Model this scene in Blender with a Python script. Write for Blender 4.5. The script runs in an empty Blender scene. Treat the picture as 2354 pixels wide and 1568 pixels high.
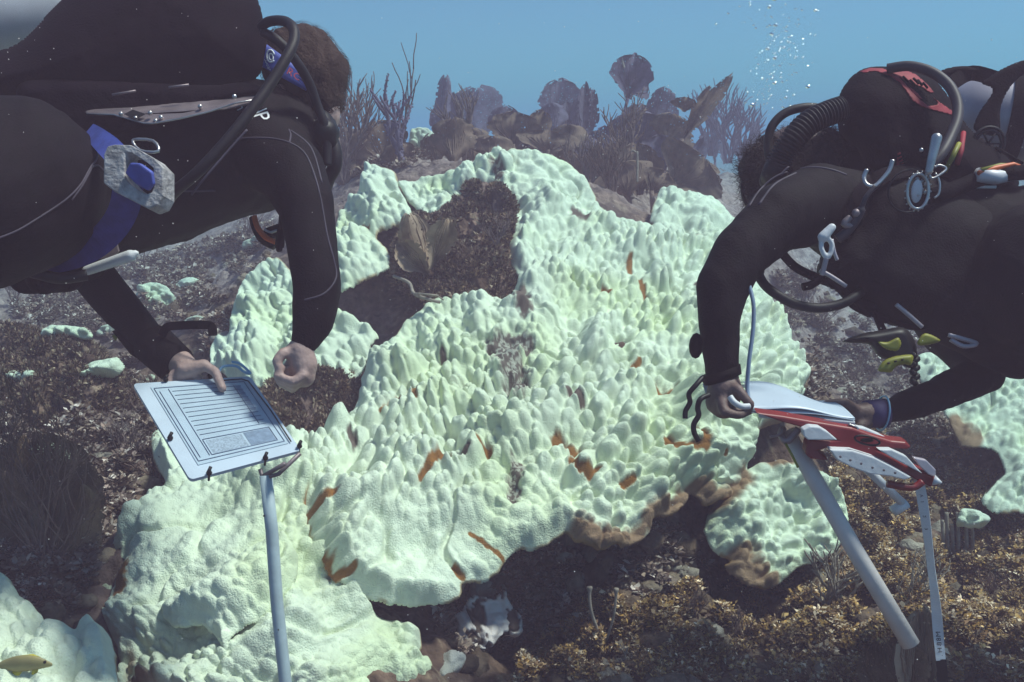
import bpy, bmesh, math, random
import numpy as np
from mathutils import Vector, Matrix, noise as mnoise
from mathutils.bvhtree import BVHTree
random.seed(7); RNG = np.random.default_rng(11)
scene = bpy.context.scene
# ------------------------------------------------------------------ camera
TH = math.radians(12.5); CT, ST = math.cos(TH), math.sin(TH); CAMZ = 1.2; F = 2039.0
cam_data = bpy.data.cameras.new('camera'); cam = bpy.data.objects.new('camera', cam_data)
scene.collection.objects.link(cam); scene.camera = cam
cam.location = (0, 0, CAMZ); cam.rotation_euler = (math.radians(90) - TH, 0, 0)
cam_data.sensor_width = 36.0; cam_data.lens = 36.0 * F / 2354.0
cam_data.clip_start = 0.02; cam_data.clip_end = 300
# ------------------------------------------------------------------ world and sun
SUN_EL, SUN_AZ = math.radians(62), math.radians(84)     # azimuth measured from +Y clockwise: sun behind and left of the camera
world = bpy.data.worlds.new('World'); scene.world = world; world.use_nodes = True
wn = world.node_tree.nodes; wl = world.node_tree.links
bg = wn['Background']; bg.inputs['Strength'].default_value = 0.11
sky = wn.new('ShaderNodeTexSky'); sky.sky_type = 'NISHITA'; sky.sun_disc = False
sky.sun_elevation = SUN_EL; sky.sun_rotation = SUN_AZ
tint = wn.new('ShaderNodeMix'); tint.data_type = 'RGBA'; tint.blend_type = 'MULTIPLY'
tint.inputs['Factor'].default_value = 1.0; tint.inputs['B'].default_value = (0.46, 0.65, 0.75, 1)
wl.new(sky.outputs['Color'], tint.inputs['A']); wl.new(tint.outputs['Result'], bg.inputs['Color'])
sun_d = bpy.data.lights.new('sun', 'SUN'); sun_d.energy = 4.4; sun_d.angle = math.radians(9); sun_d.color = (1.0, 0.82, 0.72)
sun = bpy.data.objects.new('sun', sun_d); scene.collection.objects.link(sun)
_sd = Vector((math.sin(SUN_AZ) * math.cos(SUN_EL), math.cos(SUN_AZ) * math.cos(SUN_EL), math.sin(SUN_EL)))
sun.rotation_euler = _sd.to_track_quat('Z', 'Y').to_euler(); sun.location = (0, 0, 8)
scene.view_settings.view_transform = 'Standard'; scene.view_settings.look = 'None'
scene.view_settings.exposure = 0.46; scene.view_settings.gamma = 1
scene.render.engine = 'CYCLES'
scene.cycles.volume_bounces = 1; scene.cycles.max_bounces = 5; scene.cycles.volume_step_rate = 4
# ------------------------------------------------------------------ helpers: space
def W(u, v, d):
    """point seen at (u, v) of a 2354 x 1568 frame, d metres along the view axis"""
    x = (u - 1177.0) / F * d; yc = (784.0 - v) / F * d
    return Vector((x, d * CT + yc * ST, CAMZ - d * ST + yc * CT))
def WA(u, v, d):
    u = np.asarray(u, float); v = np.asarray(v, float); d = np.asarray(d, float)
    x = (u - 1177.0) / F * d; yc = (784.0 - v) / F * d
    return np.stack([x, d * CT + yc * ST, CAMZ - d * ST + yc * CT], -1)
FWD = np.array([0, CT, -ST])
_tab = RNG.random((256, 256))
def vnoise(x, y):
    xi = np.floor(x).astype(int); yi = np.floor(y).astype(int); fx = x - xi; fy = y - yi
    fx = fx * fx * (3 - 2 * fx); fy = fy * fy * (3 - 2 * fy)
    a = _tab[xi & 255, yi & 255]; b = _tab[(xi + 1) & 255, yi & 255]; c = _tab[xi & 255, (yi + 1) & 255]; d = _tab[(xi + 1) & 255, (yi + 1) & 255]
    return (a * (1 - fx) + b * fx) * (1 - fy) + (c * (1 - fx) + d * fx) * fy
def fbm(x, y, o=4):
    s = 0; a = 0.5; n = 0
    for k in range(o):
        s = s + a * vnoise(x * 2 ** k + 17.3 * k, y * 2 ** k + 5.1 * k); n += a; a *= 0.5
    return s / n
def sstep(a, b, x):
    t = np.clip((x - a) / (b - a), 0, 1); return t * t * (3 - 2 * t)
def tps_fit(pts, val, lam=1e-4):
    pts = np.asarray(pts, float); n = len(pts)
    r = np.hypot(pts[:, None, 0] - pts[None, :, 0], pts[:, None, 1] - pts[None, :, 1])
    K = np.where(r > 0, r * r * np.log(np.maximum(r, 1e-9)), 0) + lam * np.eye(n)
    P = np.c_[np.ones(n), pts]; A = np.block([[K, P], [P.T, np.zeros((3, 3))]])
    w = np.linalg.solve(A, np.r_[val, 0, 0, 0])
    def f(x, y):
        x = np.asarray(x, float); y = np.asarray(y, float); o = w[n] + w[n + 1] * x + w[n + 2] * y
        for i in range(n):
            rr = (x - pts[i, 0]) ** 2 + (y - pts[i, 1]) ** 2
            o = o + w[i] * 0.5 * rr * np.log(np.maximum(rr, 1e-12))
        return o
    return f
# ------------------------------------------------------------------ helpers: objects
LINK = scene.collection.objects.link
def tag(o, label=None, cat=None, group=None, kind=None):
    if label: o['label'] = label
    if cat: o['category'] = cat
    if group: o['group'] = group
    if kind: o['kind'] = kind
    return o
def empty(name, loc, label, cat, group=None):
    o = bpy.data.objects.new(name, None); LINK(o); o.location = loc; o.empty_display_size = 0.05
    return tag(o, label, cat, group)
def mesh_obj(name, V, Fc, mat, parent=None, smooth=True, col=None):
    me = bpy.data.meshes.new(name)
    V = np.asarray(V, dtype=np.float32).reshape(-1, 3)
    if isinstance(Fc, np.ndarray):
        nf, k = Fc.shape
        me.vertices.add(len(V)); me.vertices.foreach_set('co', V.ravel())
        me.loops.add(nf * k); me.polygons.add(nf)
        me.loops.foreach_set('vertex_index', Fc.astype(np.int32).ravel())
        me.polygons.foreach_set('loop_start', np.arange(nf, dtype=np.int32) * k)
        me.polygons.foreach_set('loop_total', np.full(nf, k, dtype=np.int32))
        me.update(calc_edges=True); me.validate()
    else:
        me.from_pydata([tuple(p) for p in V.tolist()], [], [tuple(f) for f in Fc]); me.update()
    if smooth: me.polygons.foreach_set('use_smooth', [True] * len(me.polygons))
    if col is not None and len(me.vertices) == len(col):
        ca = me.color_attributes.new('Col', 'FLOAT_COLOR', 'POINT')
        c4 = np.ones((len(col), 4), dtype=np.float32); c4[:, :3] = col; ca.data.foreach_set('color', c4.ravel())
    me.materials.append(mat)
    o = bpy.data.objects.new(name, me); LINK(o)
    if parent is not None:
        o.parent = parent; o.matrix_parent_inverse = parent_world(parent).inverted()
    return o
def parent_world(p):
    return Matrix.Translation(p.location) if p.type == 'EMPTY' else Matrix.Identity(4)
class MB:
    """collects shapes into one mesh"""
    def __init__(s): s.v = []; s.f = []
    def add(s, V, Fc):
        n = len(s.v); s.v += [tuple(p) for p in V]; s.f += [tuple(i + n for i in f) for f in Fc]
    def tube(s, pts, r, seg=10, cap=True):
        pts = [Vector(p) for p in pts]; n = len(pts)
        rs = [r] * n if isinstance(r, (int, float)) else list(r)
        V = []; Fc = []; up = Vector((0.13, 0.2, 1)).normalized(); prev = None
        for i, p in enumerate(pts):
            t = (pts[min(i + 1, n - 1)] - pts[max(i - 1, 0)])
            t = t.normalized() if t.length > 1e-9 else Vector((0, 0, 1))
            a = up.cross(t) if prev is None else prev - t * prev.dot(t)
            if a.length < 1e-5: a = Vector((1, 0, 0)).cross(t)
            a.normalize(); b = t.cross(a); prev = a
            for k in range(seg):
                q = 2 * math.pi * k / seg; V.append(p + (a * math.cos(q) + b * math.sin(q)) * rs[i])
        for i in range(n - 1):
            for k in range(seg):
                Fc.append((i * seg + k, i * seg + (k + 1) % seg, (i + 1) * seg + (k + 1) % seg, (i + 1) * seg + k))
        if cap: Fc.append(tuple(range(seg - 1, -1, -1))); Fc.append(tuple((n - 1) * seg + k for k in range(seg)))
        s.add(V, Fc); return s
    def ball(s, c, r, seg=12, rot=None):
        c = Vector(c); r = (r, r, r) if isinstance(r, (int, float)) else r; V = []; Fc = []; m = seg // 2
        for i in range(m + 1):
            t = math.pi * i / m
            for k in range(seg):
                q = 2 * math.pi * k / seg; p = Vector((r[0] * math.sin(t) * math.cos(q), r[1] * math.sin(t) * math.sin(q), r[2] * math.cos(t)))
                V.append(c + (rot @ p if rot else p))
        for i in range(m):
            for k in range(seg): Fc.append((i * seg + k, (i + 1) * seg + k, (i + 1) * seg + (k + 1) % seg, i * seg + (k + 1) % seg))
        s.add(V, Fc); return s
    def capsule(s, p, r0, q, r1, seg=16, n=6):
        """tapered capsule as overlapping balls plus a cone"""
        p = Vector(p); q = Vector(q); s.ball(p, r0, seg); s.ball(q, r1, seg); s.tube([p, q], [r0, r1], seg)
        return s
    def slab(s, pts, vec):
        pts = [Vector(p) for p in pts]; vec = Vector(vec); n = len(pts)
        V = pts + [p + vec for p in pts]
        Fc = [tuple(range(n)), tuple(range(2 * n - 1, n - 1, -1))] + [(i, i + n, (i + 1) % n + n, (i + 1) % n) for i in range(n)]
        s.add(V, Fc); return s
    def build(s, name, mat, parent=None, smooth=True):
        o = mesh_obj(name, s.v, s.f, mat, parent, smooth)
        bm = bmesh.new(); bm.from_mesh(o.data); bmesh.ops.recalc_face_normals(bm, faces=bm.faces[:]); bm.to_mesh(o.data); bm.free()
        return o
def finish(o, bevel=0, voxel=0, smooth=0, subsurf=0, keep=True):
    """apply modifiers through the depsgraph, no operators"""
    if voxel:
        m = o.modifiers.new('r', 'REMESH'); m.mode = 'VOXEL'; m.voxel_size = voxel; m.use_smooth_shade = True
    if smooth: m = o.modifiers.new('s', 'SMOOTH'); m.iterations = smooth; m.factor = 0.5
    if bevel: m = o.modifiers.new('b', 'BEVEL'); m.width = bevel; m.segments = 2; m.limit_method = 'ANGLE'
    if subsurf: m = o.modifiers.new('u', 'SUBSURF'); m.levels = subsurf; m.render_levels = subsurf
    bpy.context.view_layer.update(); dg = bpy.context.evaluated_depsgraph_get()
    me = bpy.data.meshes.new_from_object(o.evaluated_get(dg), depsgraph=dg)
    old = o.data; o.modifiers.clear(); o.data = me; me.name = o.name
    me.polygons.foreach_set('use_smooth', [not bevel] * len(me.polygons))
    return o
def spline(pts, n=8, closed=False):
    P = [Vector(p) for p in pts]; m = len(P); out = []
    for i in range(m if closed else m - 1):
        g = lambda k: P[k % m] if closed else P[max(0, min(m - 1, k))]
        a, b, c, d = g(i - 1), g(i), g(i + 1), g(i + 2)
        for k in range(n):
            t = k / n; out.append(0.5 * ((2 * b) + (c - a) * t + (2 * a - 5 * b + 4 * c - d) * t * t + (3 * b - a - 3 * c + d) * t ** 3))
    if not closed: out.append(P[-1])
    return out
def spl2(pts, n=6, closed=True): return [(p.x, p.y) for p in spline([(a, b, 0) for a, b in pts], n, closed)]
def wpath(uvd, n=8): return spline([W(*p) for p in uvd], n)
def lerp(a, b, t): return a + (b - a) * t
def sdpoly(poly, U, V):
    P = np.asarray(poly, float); best = np.full(U.shape, 1e18); nx = np.zeros(U.shape); ny = np.zeros(U.shape); ins = np.zeros(U.shape, bool)
    n = len(P)
    for i in range(n):
        ax, ay = P[i]; bx, by = P[(i + 1) % n]; dx, dy = bx - ax, by - ay; L = dx * dx + dy * dy + 1e-12
        t = np.clip(((U - ax) * dx + (V - ay) * dy) / L, 0, 1); qx = ax + t * dx; qy = ay + t * dy
        dd = (U - qx) ** 2 + (V - qy) ** 2; m = dd < best; best[m] = dd[m]; nx[m] = qx[m]; ny[m] = qy[m]
        if ay != by:
            c = ((ay > V) != (by > V)) & (U < (bx - ax) * (V - ay) / (by - ay) + ax); ins ^= c
    sd = np.sqrt(best); return np.where(ins, sd, -sd), nx, ny
def polydist(poly, U, V):
    best = np.full(U.shape, 1e18)
    for (ax, ay), (bx, by) in zip(poly[:-1], poly[1:]):
        dx, dy = bx - ax, by - ay; L = dx * dx + dy * dy + 1e-12
        t = np.clip(((U - ax) * dx + (V - ay) * dy) / L, 0, 1); best = np.minimum(best, (U - ax - t * dx) ** 2 + (V - ay - t * dy) ** 2)
    return np.sqrt(best)
def gridcells(poly, step):
    P = np.asarray(poly, float); u0, v0 = P.min(0) - step * 2; u1, v1 = P.max(0) + step * 2
    U, V = np.meshgrid(np.arange(u0, u1, step), np.arange(v0, v1, step)); sd, nx, ny = sdpoly(poly, U, V)
    keep = sd > -0.75 * step; out = keep & (sd < 0.0); U = np.where(out, nx, U); V = np.where(out, ny, V); sd = np.where(out, 0, sd)
    idx = -np.ones(U.shape, int); idx[keep] = np.arange(keep.sum())
    a, b, c, d = idx[:-1, :-1], idx[1:, :-1], idx[1:, 1:], idx[:-1, 1:]
    m = (a >= 0) & (b >= 0) & (c >= 0) & (d >= 0); Q = np.stack([a[m], b[m], c[m], d[m]], -1)
    return U, V, sd, keep, Q
def boundary(Q):
    """directed boundary edges of a quad sheet"""
    E = np.concatenate([Q[:, [0, 1]], Q[:, [1, 2]], Q[:, [2, 3]], Q[:, [3, 0]]]); key = E[:, 0].astype(np.int64) * 10 ** 8 + E[:, 1]; rk = E[:, 1].astype(np.int64) * 10 ** 8 + E[:, 0]
    return E[~np.isin(key, rk)]
def pillow(name, outline, dfun, half, fall, mat, parent=None, step=4.0, wob=0.0, smooth_poly=True, power=0.5, wobs=30.0, back=None):
    """inflated closed shape: outline at depth dfun(u,v), rounded to a half thickness 'half' (m) over 'fall' px"""
    poly = spl2(outline, 5) if smooth_poly else outline
    U, V, sd, keep, Q = gridcells(poly, step); u = U[keep]; v = V[keep]; s = sd[keep]
    d = dfun(u, v) if callable(dfun) else np.full(u.shape, float(dfun))
    t = np.clip(s / fall, 0, 1); prof = (1 - (1 - t) ** 2) ** power
    w = wob * (fbm(u / wobs, v / wobs, 3) - 0.5) * prof if wob else 0
    Pf = WA(u, v, d) ; ray = Pf - np.array([0, 0, CAMZ]); ray /= np.linalg.norm(ray, axis=1)[:, None]
    front = Pf - ray * (half * prof + w)[:, None]; backp = Pf + ray * ((back or half) * prof + 0.0015)[:, None]
    n = len(front); E = boundary(Q)
    Fc = np.concatenate([Q, Q[:, ::-1] + n, np.stack([E[:, 1], E[:, 0], E[:, 0] + n, E[:, 1] + n], -1)])
    return mesh_obj(name, np.concatenate([front, backp]), Fc, mat, parent)
class Surf:
    """finds the point of a mesh seen at (u, v)"""
    def __init__(s, objs):
        vs = []; fs = []
        for o in objs:
            n = len(vs); mw = Matrix.Identity(4); vs += [mw @ v.co for v in o.data.vertices]; fs += [[i + n for i in p.vertices] for p in o.data.polygons]
        s.t = BVHTree.FromPolygons(vs, fs)
    def at(s, u, v, lift=0.0, default=1.7):
        o = Vector((0, 0, CAMZ)); r = (W(u, v, 1.0) - o).normalized(); h = s.t.ray_cast(o, r, 20)
        if h[0] is None: return W(u, v, default)
        return h[0] - r * lift
# ------------------------------------------------------------------ helpers: materials
def mat(name, color, rough=0.6, metal=0.0, var=0.0, vscale=20.0, bump=0.0, bscale=60.0, color2=None, attr=False, coat=0.0, speck=None, spec=0.5):
    m = bpy.data.materials.new(name); m.use_nodes = True; nt = m.node_tree; b = nt.nodes['Principled BSDF']; N = nt.nodes.new; L = nt.links.new
    b.inputs['Roughness'].default_value = rough; b.inputs['Metallic'].default_value = metal; b.inputs['Coat Weight'].default_value = coat
    b.inputs['Specular IOR Level'].default_value = spec
    tc = N('ShaderNodeTexCoord'); nz = N('ShaderNodeTexNoise'); nz.inputs['Scale'].default_value = vscale; nz.inputs['Detail'].default_value = 6; L(tc.outputs['Object'], nz.inputs['Vector'])
    c2 = color2 or tuple(c * (1 - var) for c in color)
    mx = N('ShaderNodeMix'); mx.data_type = 'RGBA'; rp = N('ShaderNodeMapRange'); rp.inputs['From Min'].default_value = 0.35; rp.inputs['From Max'].default_value = 0.65
    L(nz.outputs['Fac'], rp.inputs['Value']); L(rp.outputs['Result'], mx.inputs['Factor']); mx.inputs['A'].default_value = (*color, 1); mx.inputs['B'].default_value = (*c2, 1)
    out = mx.outputs['Result']
    if attr:
        at = N('ShaderNodeAttribute'); at.attribute_name = 'Col'; mu = N('ShaderNodeMix'); mu.data_type = 'RGBA'; mu.blend_type = 'MULTIPLY'; mu.inputs['Factor'].default_value = 1
        L(at.outputs['Color'], mu.inputs['A']); L(out, mu.inputs['B']); out = mu.outputs['Result']
    if speck:
        vo = N('ShaderNodeTexVoronoi'); vo.inputs['Scale'].default_value = speck[0]; L(tc.outputs['Object'], vo.inputs['Vector']); r2 = N('ShaderNodeMapRange')
        r2.inputs['From Min'].default_value = speck[1]; r2.inputs['From Max'].default_value = speck[1] * 0.4; L(vo.outputs['Distance'], r2.inputs['Value'])
        m2 = N('ShaderNodeMix'); m2.data_type = 'RGBA'; L(r2.outputs['Result'], m2.inputs['Factor']); L(out, m2.inputs['A']); m2.inputs['B'].default_value = (*speck[2], 1); out = m2.outputs['Result']
    L(out, b.inputs['Base Color'])
    if bump:
        n2 = N('ShaderNodeTexNoise'); n2.inputs['Scale'].default_value = bscale; n2.inputs['Detail'].default_value = 5; L(tc.outputs['Object'], n2.inputs['Vector'])
        bp = N('ShaderNodeBump'); bp.inputs['Strength'].default_value = 1.0; bp.inputs['Distance'].default_value = bump; L(n2.outputs['Fac'], bp.inputs['Height']); L(bp.outputs['Normal'], b.inputs['Normal'])
    return m
M = {}
M['coral'] = mat('bleached_coral', (1, 1, 1), 0.85, var=0.14, vscale=45, bump=0.0035, bscale=260, attr=True, spec=0.2)
M['rock'] = mat('reef_rock', (1, 1, 1), 0.95, var=0.5, vscale=30, bump=0.012, bscale=60, attr=True, spec=0.1)
M['algae'] = mat('algae', (1, 1, 1), 0.8, var=0.3, vscale=40, attr=True, spec=0.2)
M['fan_brown'] = mat('sea_fan_brown', (0.25, 0.15, 0.12), 0.9, var=0.5, vscale=30, bump=0.003, bscale=120)
M['fan_purple'] = mat('sea_fan_purple', (0.16, 0.125, 0.20), 0.9, var=0.45, vscale=30, bump=0.003, bscale=120)
M['fan_dark'] = mat('sea_fan_dark', (0.10, 0.065, 0.05), 0.9, var=0.3, vscale=40, bump=0.002, bscale=200)
M['rod'] = mat('gorgonian_grey', (0.38, 0.30, 0.24), 0.9, var=0.4, vscale=60, bump=0.002, bscale=300)
M['neo'] = mat('neoprene', (0.005, 0.0015, 0.005), 0.8, var=0.5, vscale=60, bump=0.0015, bscale=300, spec=0.2)
M['neo2'] = mat('neoprene_panel', (0.008, 0.005, 0.007), 0.8, var=0.4, vscale=50, bump=0.001, bscale=300, spec=0.12)
M['cordura'] = mat('black_nylon', (0.005, 0.0015, 0.005), 0.85, var=0.5, vscale=35, bump=0.002, bscale=250, spec=0.1)
M['seam'] = mat('seam_tape', (0.06, 0.045, 0.07), 0.7, var=0.3)
M['rubber'] = mat('hose_rubber', (0.014, 0.011, 0.015), 0.55, var=0.3, vscale=80, bump=0.0006, bscale=500, spec=0.3)
M['greyhose'] = mat('grey_hose_rubber', (0.05, 0.042, 0.052), 0.55, var=0.3, spec=0.3)
M['fan_pink'] = mat('sea_plume_pink', (0.22, 0.15, 0.14), 0.9, var=0.4, vscale=60)
M['plastic'] = mat('black_plastic', (0.006, 0.005, 0.007), 0.5, var=0.3, spec=0.3)
M['skin1'] = mat('pale_skin', (0.42, 0.28, 0.25), 0.6, var=0.2, vscale=60, bump=0.0012, bscale=160)
M['skin2'] = mat('brown_skin', (0.15, 0.09, 0.08), 0.6, var=0.25, vscale=60, bump=0.0012, bscale=160)
M['hair1'] = mat('brown_hair', (0.035, 0.012, 0.008), 0.85, color2=(0.04, 0.016, 0.01), vscale=90, bump=0.004, bscale=160)
M['hair2'] = mat('dark_hair', (0.035, 0.018, 0.02), 0.85, var=0.5, vscale=90, bump=0.003, bscale=160)
M['blue'] = mat('blue_webbing', (0.045, 0.045, 0.28), 0.65, var=0.3, vscale=60, bump=0.0008, bscale=700)
M['blue2'] = mat('blue_strap', (0.07, 0.10, 0.42), 0.6, var=0.3, vscale=40, bump=0.0006, bscale=500)
M['lead'] = mat('bare_lead', (0.50, 0.47, 0.47), 0.7, metal=0.15, var=0.55, vscale=70, bump=0.003, bscale=160)
M['steel'] = mat('steel', (0.55, 0.52, 0.52), 0.35, metal=0.9, var=0.3, vscale=40, bump=0.0006, bscale=200)
M['plate'] = mat('dull_steel', (0.28, 0.22, 0.23), 0.5, metal=0.5, var=0.4, vscale=25, bump=0.0006, bscale=200)
M['white'] = mat('white_plastic', (0.62, 0.62, 0.64), 0.45, var=0.08, vscale=30, bump=0.0006, bscale=120)
M['board'] = mat('white_slate', (0.50, 0.57, 0.66), 0.4, var=0.1, vscale=12)
M['paper'] = mat('waterproof_paper', (0.40, 0.49, 0.58), 0.55, var=0.12, vscale=25)
M['ink'] = mat('print_ink', (0.10, 0.14, 0.24), 0.6)
M['ink2'] = mat('print_shade', (0.20, 0.27, 0.38), 0.6, var=0.3, vscale=120)
M['ink3'] = mat('faint_print', (0.36, 0.44, 0.54), 0.6, var=0.4, vscale=300)
M['pvc'] = mat('white_pvc', (0.60, 0.54, 0.51), 0.5, var=0.15, vscale=30, bump=0.0006, bscale=90, speck=(25, 0.08, (0.12, 0.1, 0.1)))
M['pvcb'] = mat('bluish_pvc', (0.42, 0.50, 0.53), 0.5, var=0.15, vscale=30, bump=0.0006, bscale=90, speck=(30, 0.08, (0.12, 0.1, 0.1)))
M['alu'] = mat('brushed_cylinder', (0.42, 0.37, 0.42), 0.45, metal=0.3, var=0.2, vscale=8)
M['paleal'] = mat('pale_cylinder', (0.62, 0.60, 0.64), 0.5, metal=0.1, var=0.2, vscale=8)
M['red'] = mat('red_plastic', (0.22, 0.012, 0.014), 0.45, var=0.25, vscale=30)
M['redcloth'] = mat('red_cloth', (0.30, 0.006, 0.02), 0.7, var=0.3, vscale=40, bump=0.001)
M['yellow'] = mat('yellow_rubber', (0.24, 0.23, 0.015), 0.55, var=0.3, vscale=40)
M['orange'] = mat('orange_rubber', (0.75, 0.13, 0.02), 0.5, var=0.2)
M['cord'] = mat('blue_cord', (0.22, 0.30, 0.42), 0.6, var=0.2)
M['cyan'] = mat('cyan_tubing', (0.25, 0.48, 0.68), 0.4, var=0.1)
M['redink'] = mat('red_marker', (0.75, 0.10, 0.10), 0.6)
M['whiteink'] = mat('white_print', (0.75, 0.75, 0.78), 0.6)
M['fish_brown'] = mat('fish_scales', (0.30, 0.24, 0.10), 0.5, var=0.2, vscale=60)
M['fish_yellow'] = mat('fish_fins', (0.60, 0.48, 0.04), 0.5, var=0.2, vscale=60)
M['snow'] = mat('particles', (0.8, 0.75, 0.7), 0.8)
def lace(m, scale, th):
    nt = m.node_tree; N = nt.nodes.new; L = nt.links.new; tc = N('ShaderNodeTexCoord'); vo = N('ShaderNodeTexVoronoi'); vo.feature = 'DISTANCE_TO_EDGE'; vo.inputs['Scale'].default_value = scale; L(tc.outputs['Object'], vo.inputs['Vector'])
    g = N('ShaderNodeMath'); g.operation = 'GREATER_THAN'; g.inputs[1].default_value = th; L(vo.outputs['Distance'], g.inputs[0]); tr = N('ShaderNodeBsdfTransparent'); mx = N('ShaderNodeMixShader')
    L(g.outputs[0], mx.inputs[0]); L(nt.nodes['Principled BSDF'].outputs[0], mx.inputs[1]); L(tr.outputs[0], mx.inputs[2]); L(mx.outputs[0], nt.nodes['Material Output'].inputs['Surface'])
for k, c, c2 in (('lace_purple', (0.15, 0.11, 0.17), .45), ('lace_brown', (0.24, 0.14, 0.10), .5), ('lace_dark', (0.20, 0.12, 0.07), .4), ('lace_tan', (0.40, 0.27, 0.19), .4)):
    M[k] = mat(k, c, 0.9, var=c2, vscale=24); lace(M[k], 70 if k != 'lace_dark' else 230, 0.36 if k != 'lace_dark' else 0.3)
mb = bpy.data.materials.new('air_bubble'); mb.use_nodes = True; _b = mb.node_tree.nodes['Principled BSDF']
_b.inputs['Base Color'].default_value = (0.9, 0.95, 1, 1); _b.inputs['Roughness'].default_value = 0.05; _b.inputs['Metallic'].default_value = 0.85; M['bubble'] = mb
# ------------------------------------------------------------------ the reef: depth of the coral skin
CD = [(1200,340,3.75),(1080,380,3.72),(1000,400,3.7),(850,370,3.9),(1370,460,3.7),(1500,440,3.85),(1640,450,3.9),(1690,520,3.75),(1170,560,3.35),(1400,600,3.3),(1600,650,3.25),
      (1180,670,3.05),(1020,670,3.1),(1750,650,3.4),(1820,800,3.1),(1850,900,2.95),(850,800,2.85),(1200,800,2.75),(1400,850,2.7),(1600,850,2.75),(1000,1000,2.45),(1400,1050,2.35),
      (1700,1000,2.6),(1730,1090,2.6),(700,1050,2.3),(1300,1200,2.15),(1500,1200,2.25),(950,1380,1.95),(800,1340,1.95),(600,1200,2.0),(300,1200,2.1),(220,1380,1.95),(350,1000,2.6),
      (400,1500,1.75),(900,1500,1.85),(700,1500,1.75),(500,800,3.1),(600,600,3.5),(780,500,3.6),(900,600,3.3),(650,900,2.75),(250,1600,1.7),(1000,1600,1.8)]
_f = tps_fit([((a - 1177) / 1000, (b - 784) / 1000) for a, b, c in CD], [1 / c for a, b, c in CD], 2e-3)
def DC(u, v): return 1.0 / np.clip(_f((np.asarray(u, float) - 1177) / 1000, (np.asarray(v, float) - 784) / 1000), 0.15, 0.9)
# ------------------------------------------------------------------ terrain
TP = []   # world x, y, z
def tp(u, v, d, dz=0.0): p = W(u, v, d); TP.append((p.x, p.y, p.z + dz))
for u, v in [(1200,400),(1080,440),(1000,460),(860,440),(1370,520),(1520,500),(1640,500),(1400,650),(1600,700),(1180,760),(1750,700),(1780,800),(1400,850),(1600,850),(1000,980),(1250,980),(1500,980),(850,880),
             (1100,1080),(700,1150),(600,1250),(350,1280),(300,1450),(450,1480),(700,1480),(560,800),(620,660),(820,560)]:
    tp(u, v, float(DC(u, v)), -0.13)
for q in [(1400,1300,2.62),(1250,1400,2.35),(1100,1500,2.12),(1650,1400,2.5),(1900,1400,2.42),(2200,1400,2.45),(2330,1300,2.6),(1500,1540,2.1),(1900,1540,2.08),(2300,1540,2.08),(1580,1240,2.75),(1120,1420,2.35),
          (2050,1150,3.05),(2250,1250,2.8),(1980,1000,3.7),(1900,850,4.4),(1900,700,5.4),(2100,800,4.8),(2300,1000,3.3),(2200,700,5.6),(2354,900,3.9),
          (50,1330,2.0),(50,1200,2.25),(150,1000,2.8),(250,1120,2.45),(60,900,3.3),(200,850,3.6),(330,900,3.3),(100,740,4.3),(400,760,4.0),(350,680,4.6),(500,640,4.9),(420,560,6.0),(250,620,5.4),(0,600,6.0),
          (880,700,3.35),(800,690,3.4),(960,640,3.4),(740,930,2.9),(680,930,2.95),(1400,440,4.7),(1550,440,4.9),(1000,380,4.7),(820,420,4.5),(1200,350,5.2),(1650,430,5.8),(1750,430,7.5),(700,420,5.2),(60,1480,1.75),(-80,1560,1.7),
          (1800,560,5.2),(1800,480,6.5)]: tp(*q)
TP += [(-7, 1, 0.2), (7, 1, 0.1), (-7, 6, 0.5), (7, 6, 0.3), (-6, 12, 0.7), (0, 12, 0.75), (6, 12, 0.6), (-2, 0.3, 0.2), (2, 0.3, 0.0), (0, -1, 0.05), (0, 1.2, 0.05), (-3, 8, 0.8), (3, 8, 0.7), (-7, 12, .7), (7, 12, .6), (0, 1.55, 0.03)]
_t = tps_fit([(a, b) for a, b, c in TP], [c for a, b, c in TP], 3e-3)
GX0, GY0, GS = -7.0, -1.0, 0.025
gx, gy = np.meshgrid(np.arange(GX0, 7.0, GS), np.arange(GY0, 12.0, GS), indexing='ij')
TZ = np.clip(_t(gx, gy), -0.15, 1.15)
TZ += 0.10 * (fbm(gx * 3.1 + 40, gy * 3.1 + 9, 4) - 0.5) + 0.05 * np.abs(fbm(gx * 11 + 4, gy * 11 + 70, 3) - 0.5) * 2 * sstep(0.4, 0.6, fbm(gx * 2 + 3, gy * 2, 2) + 0.1)
def tz(x, y):
    fx = np.clip((np.asarray(x, float) - GX0) / GS, 0, TZ.shape[0] - 1.001); fy = np.clip((np.asarray(y, float) - GY0) / GS, 0, TZ.shape[1] - 1.001)
    i = fx.astype(int); j = fy.astype(int); a = fx - i; b = fy - j
    return (TZ[i, j] * (1 - a) + TZ[i + 1, j] * a) * (1 - b) + (TZ[i, j + 1] * (1 - a) + TZ[i + 1, j + 1] * a) * b
def drop(u, v, off=0.0, dmin=1.3):
    """depth at which the sight line (u, v) meets the seabed"""
    u = np.atleast_1d(np.asarray(u, float)); v = np.atleast_1d(np.asarray(v, float)); res = np.full(u.shape, 11.0); done = np.zeros(u.shape, bool)
    pd = None
    for d in np.geomspace(dmin, 11.0, 320):
        p = WA(u, v, np.full(u.shape, d)); g = p[:, 2] - off - tz(p[:, 0], p[:, 1])
        if pd is not None:
            m = (~done) & (g < 0); t = pg[m] / (pg[m] - g[m] + 1e-9); res[m] = pd + (d - pd) * np.clip(t, 0, 1); done |= m
        pd = d; pg = g
    return res
def G(u, v, off=0.0): return W(u, v, float(drop(u, v, off)[0]))
na, nr = 700, 560
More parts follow.
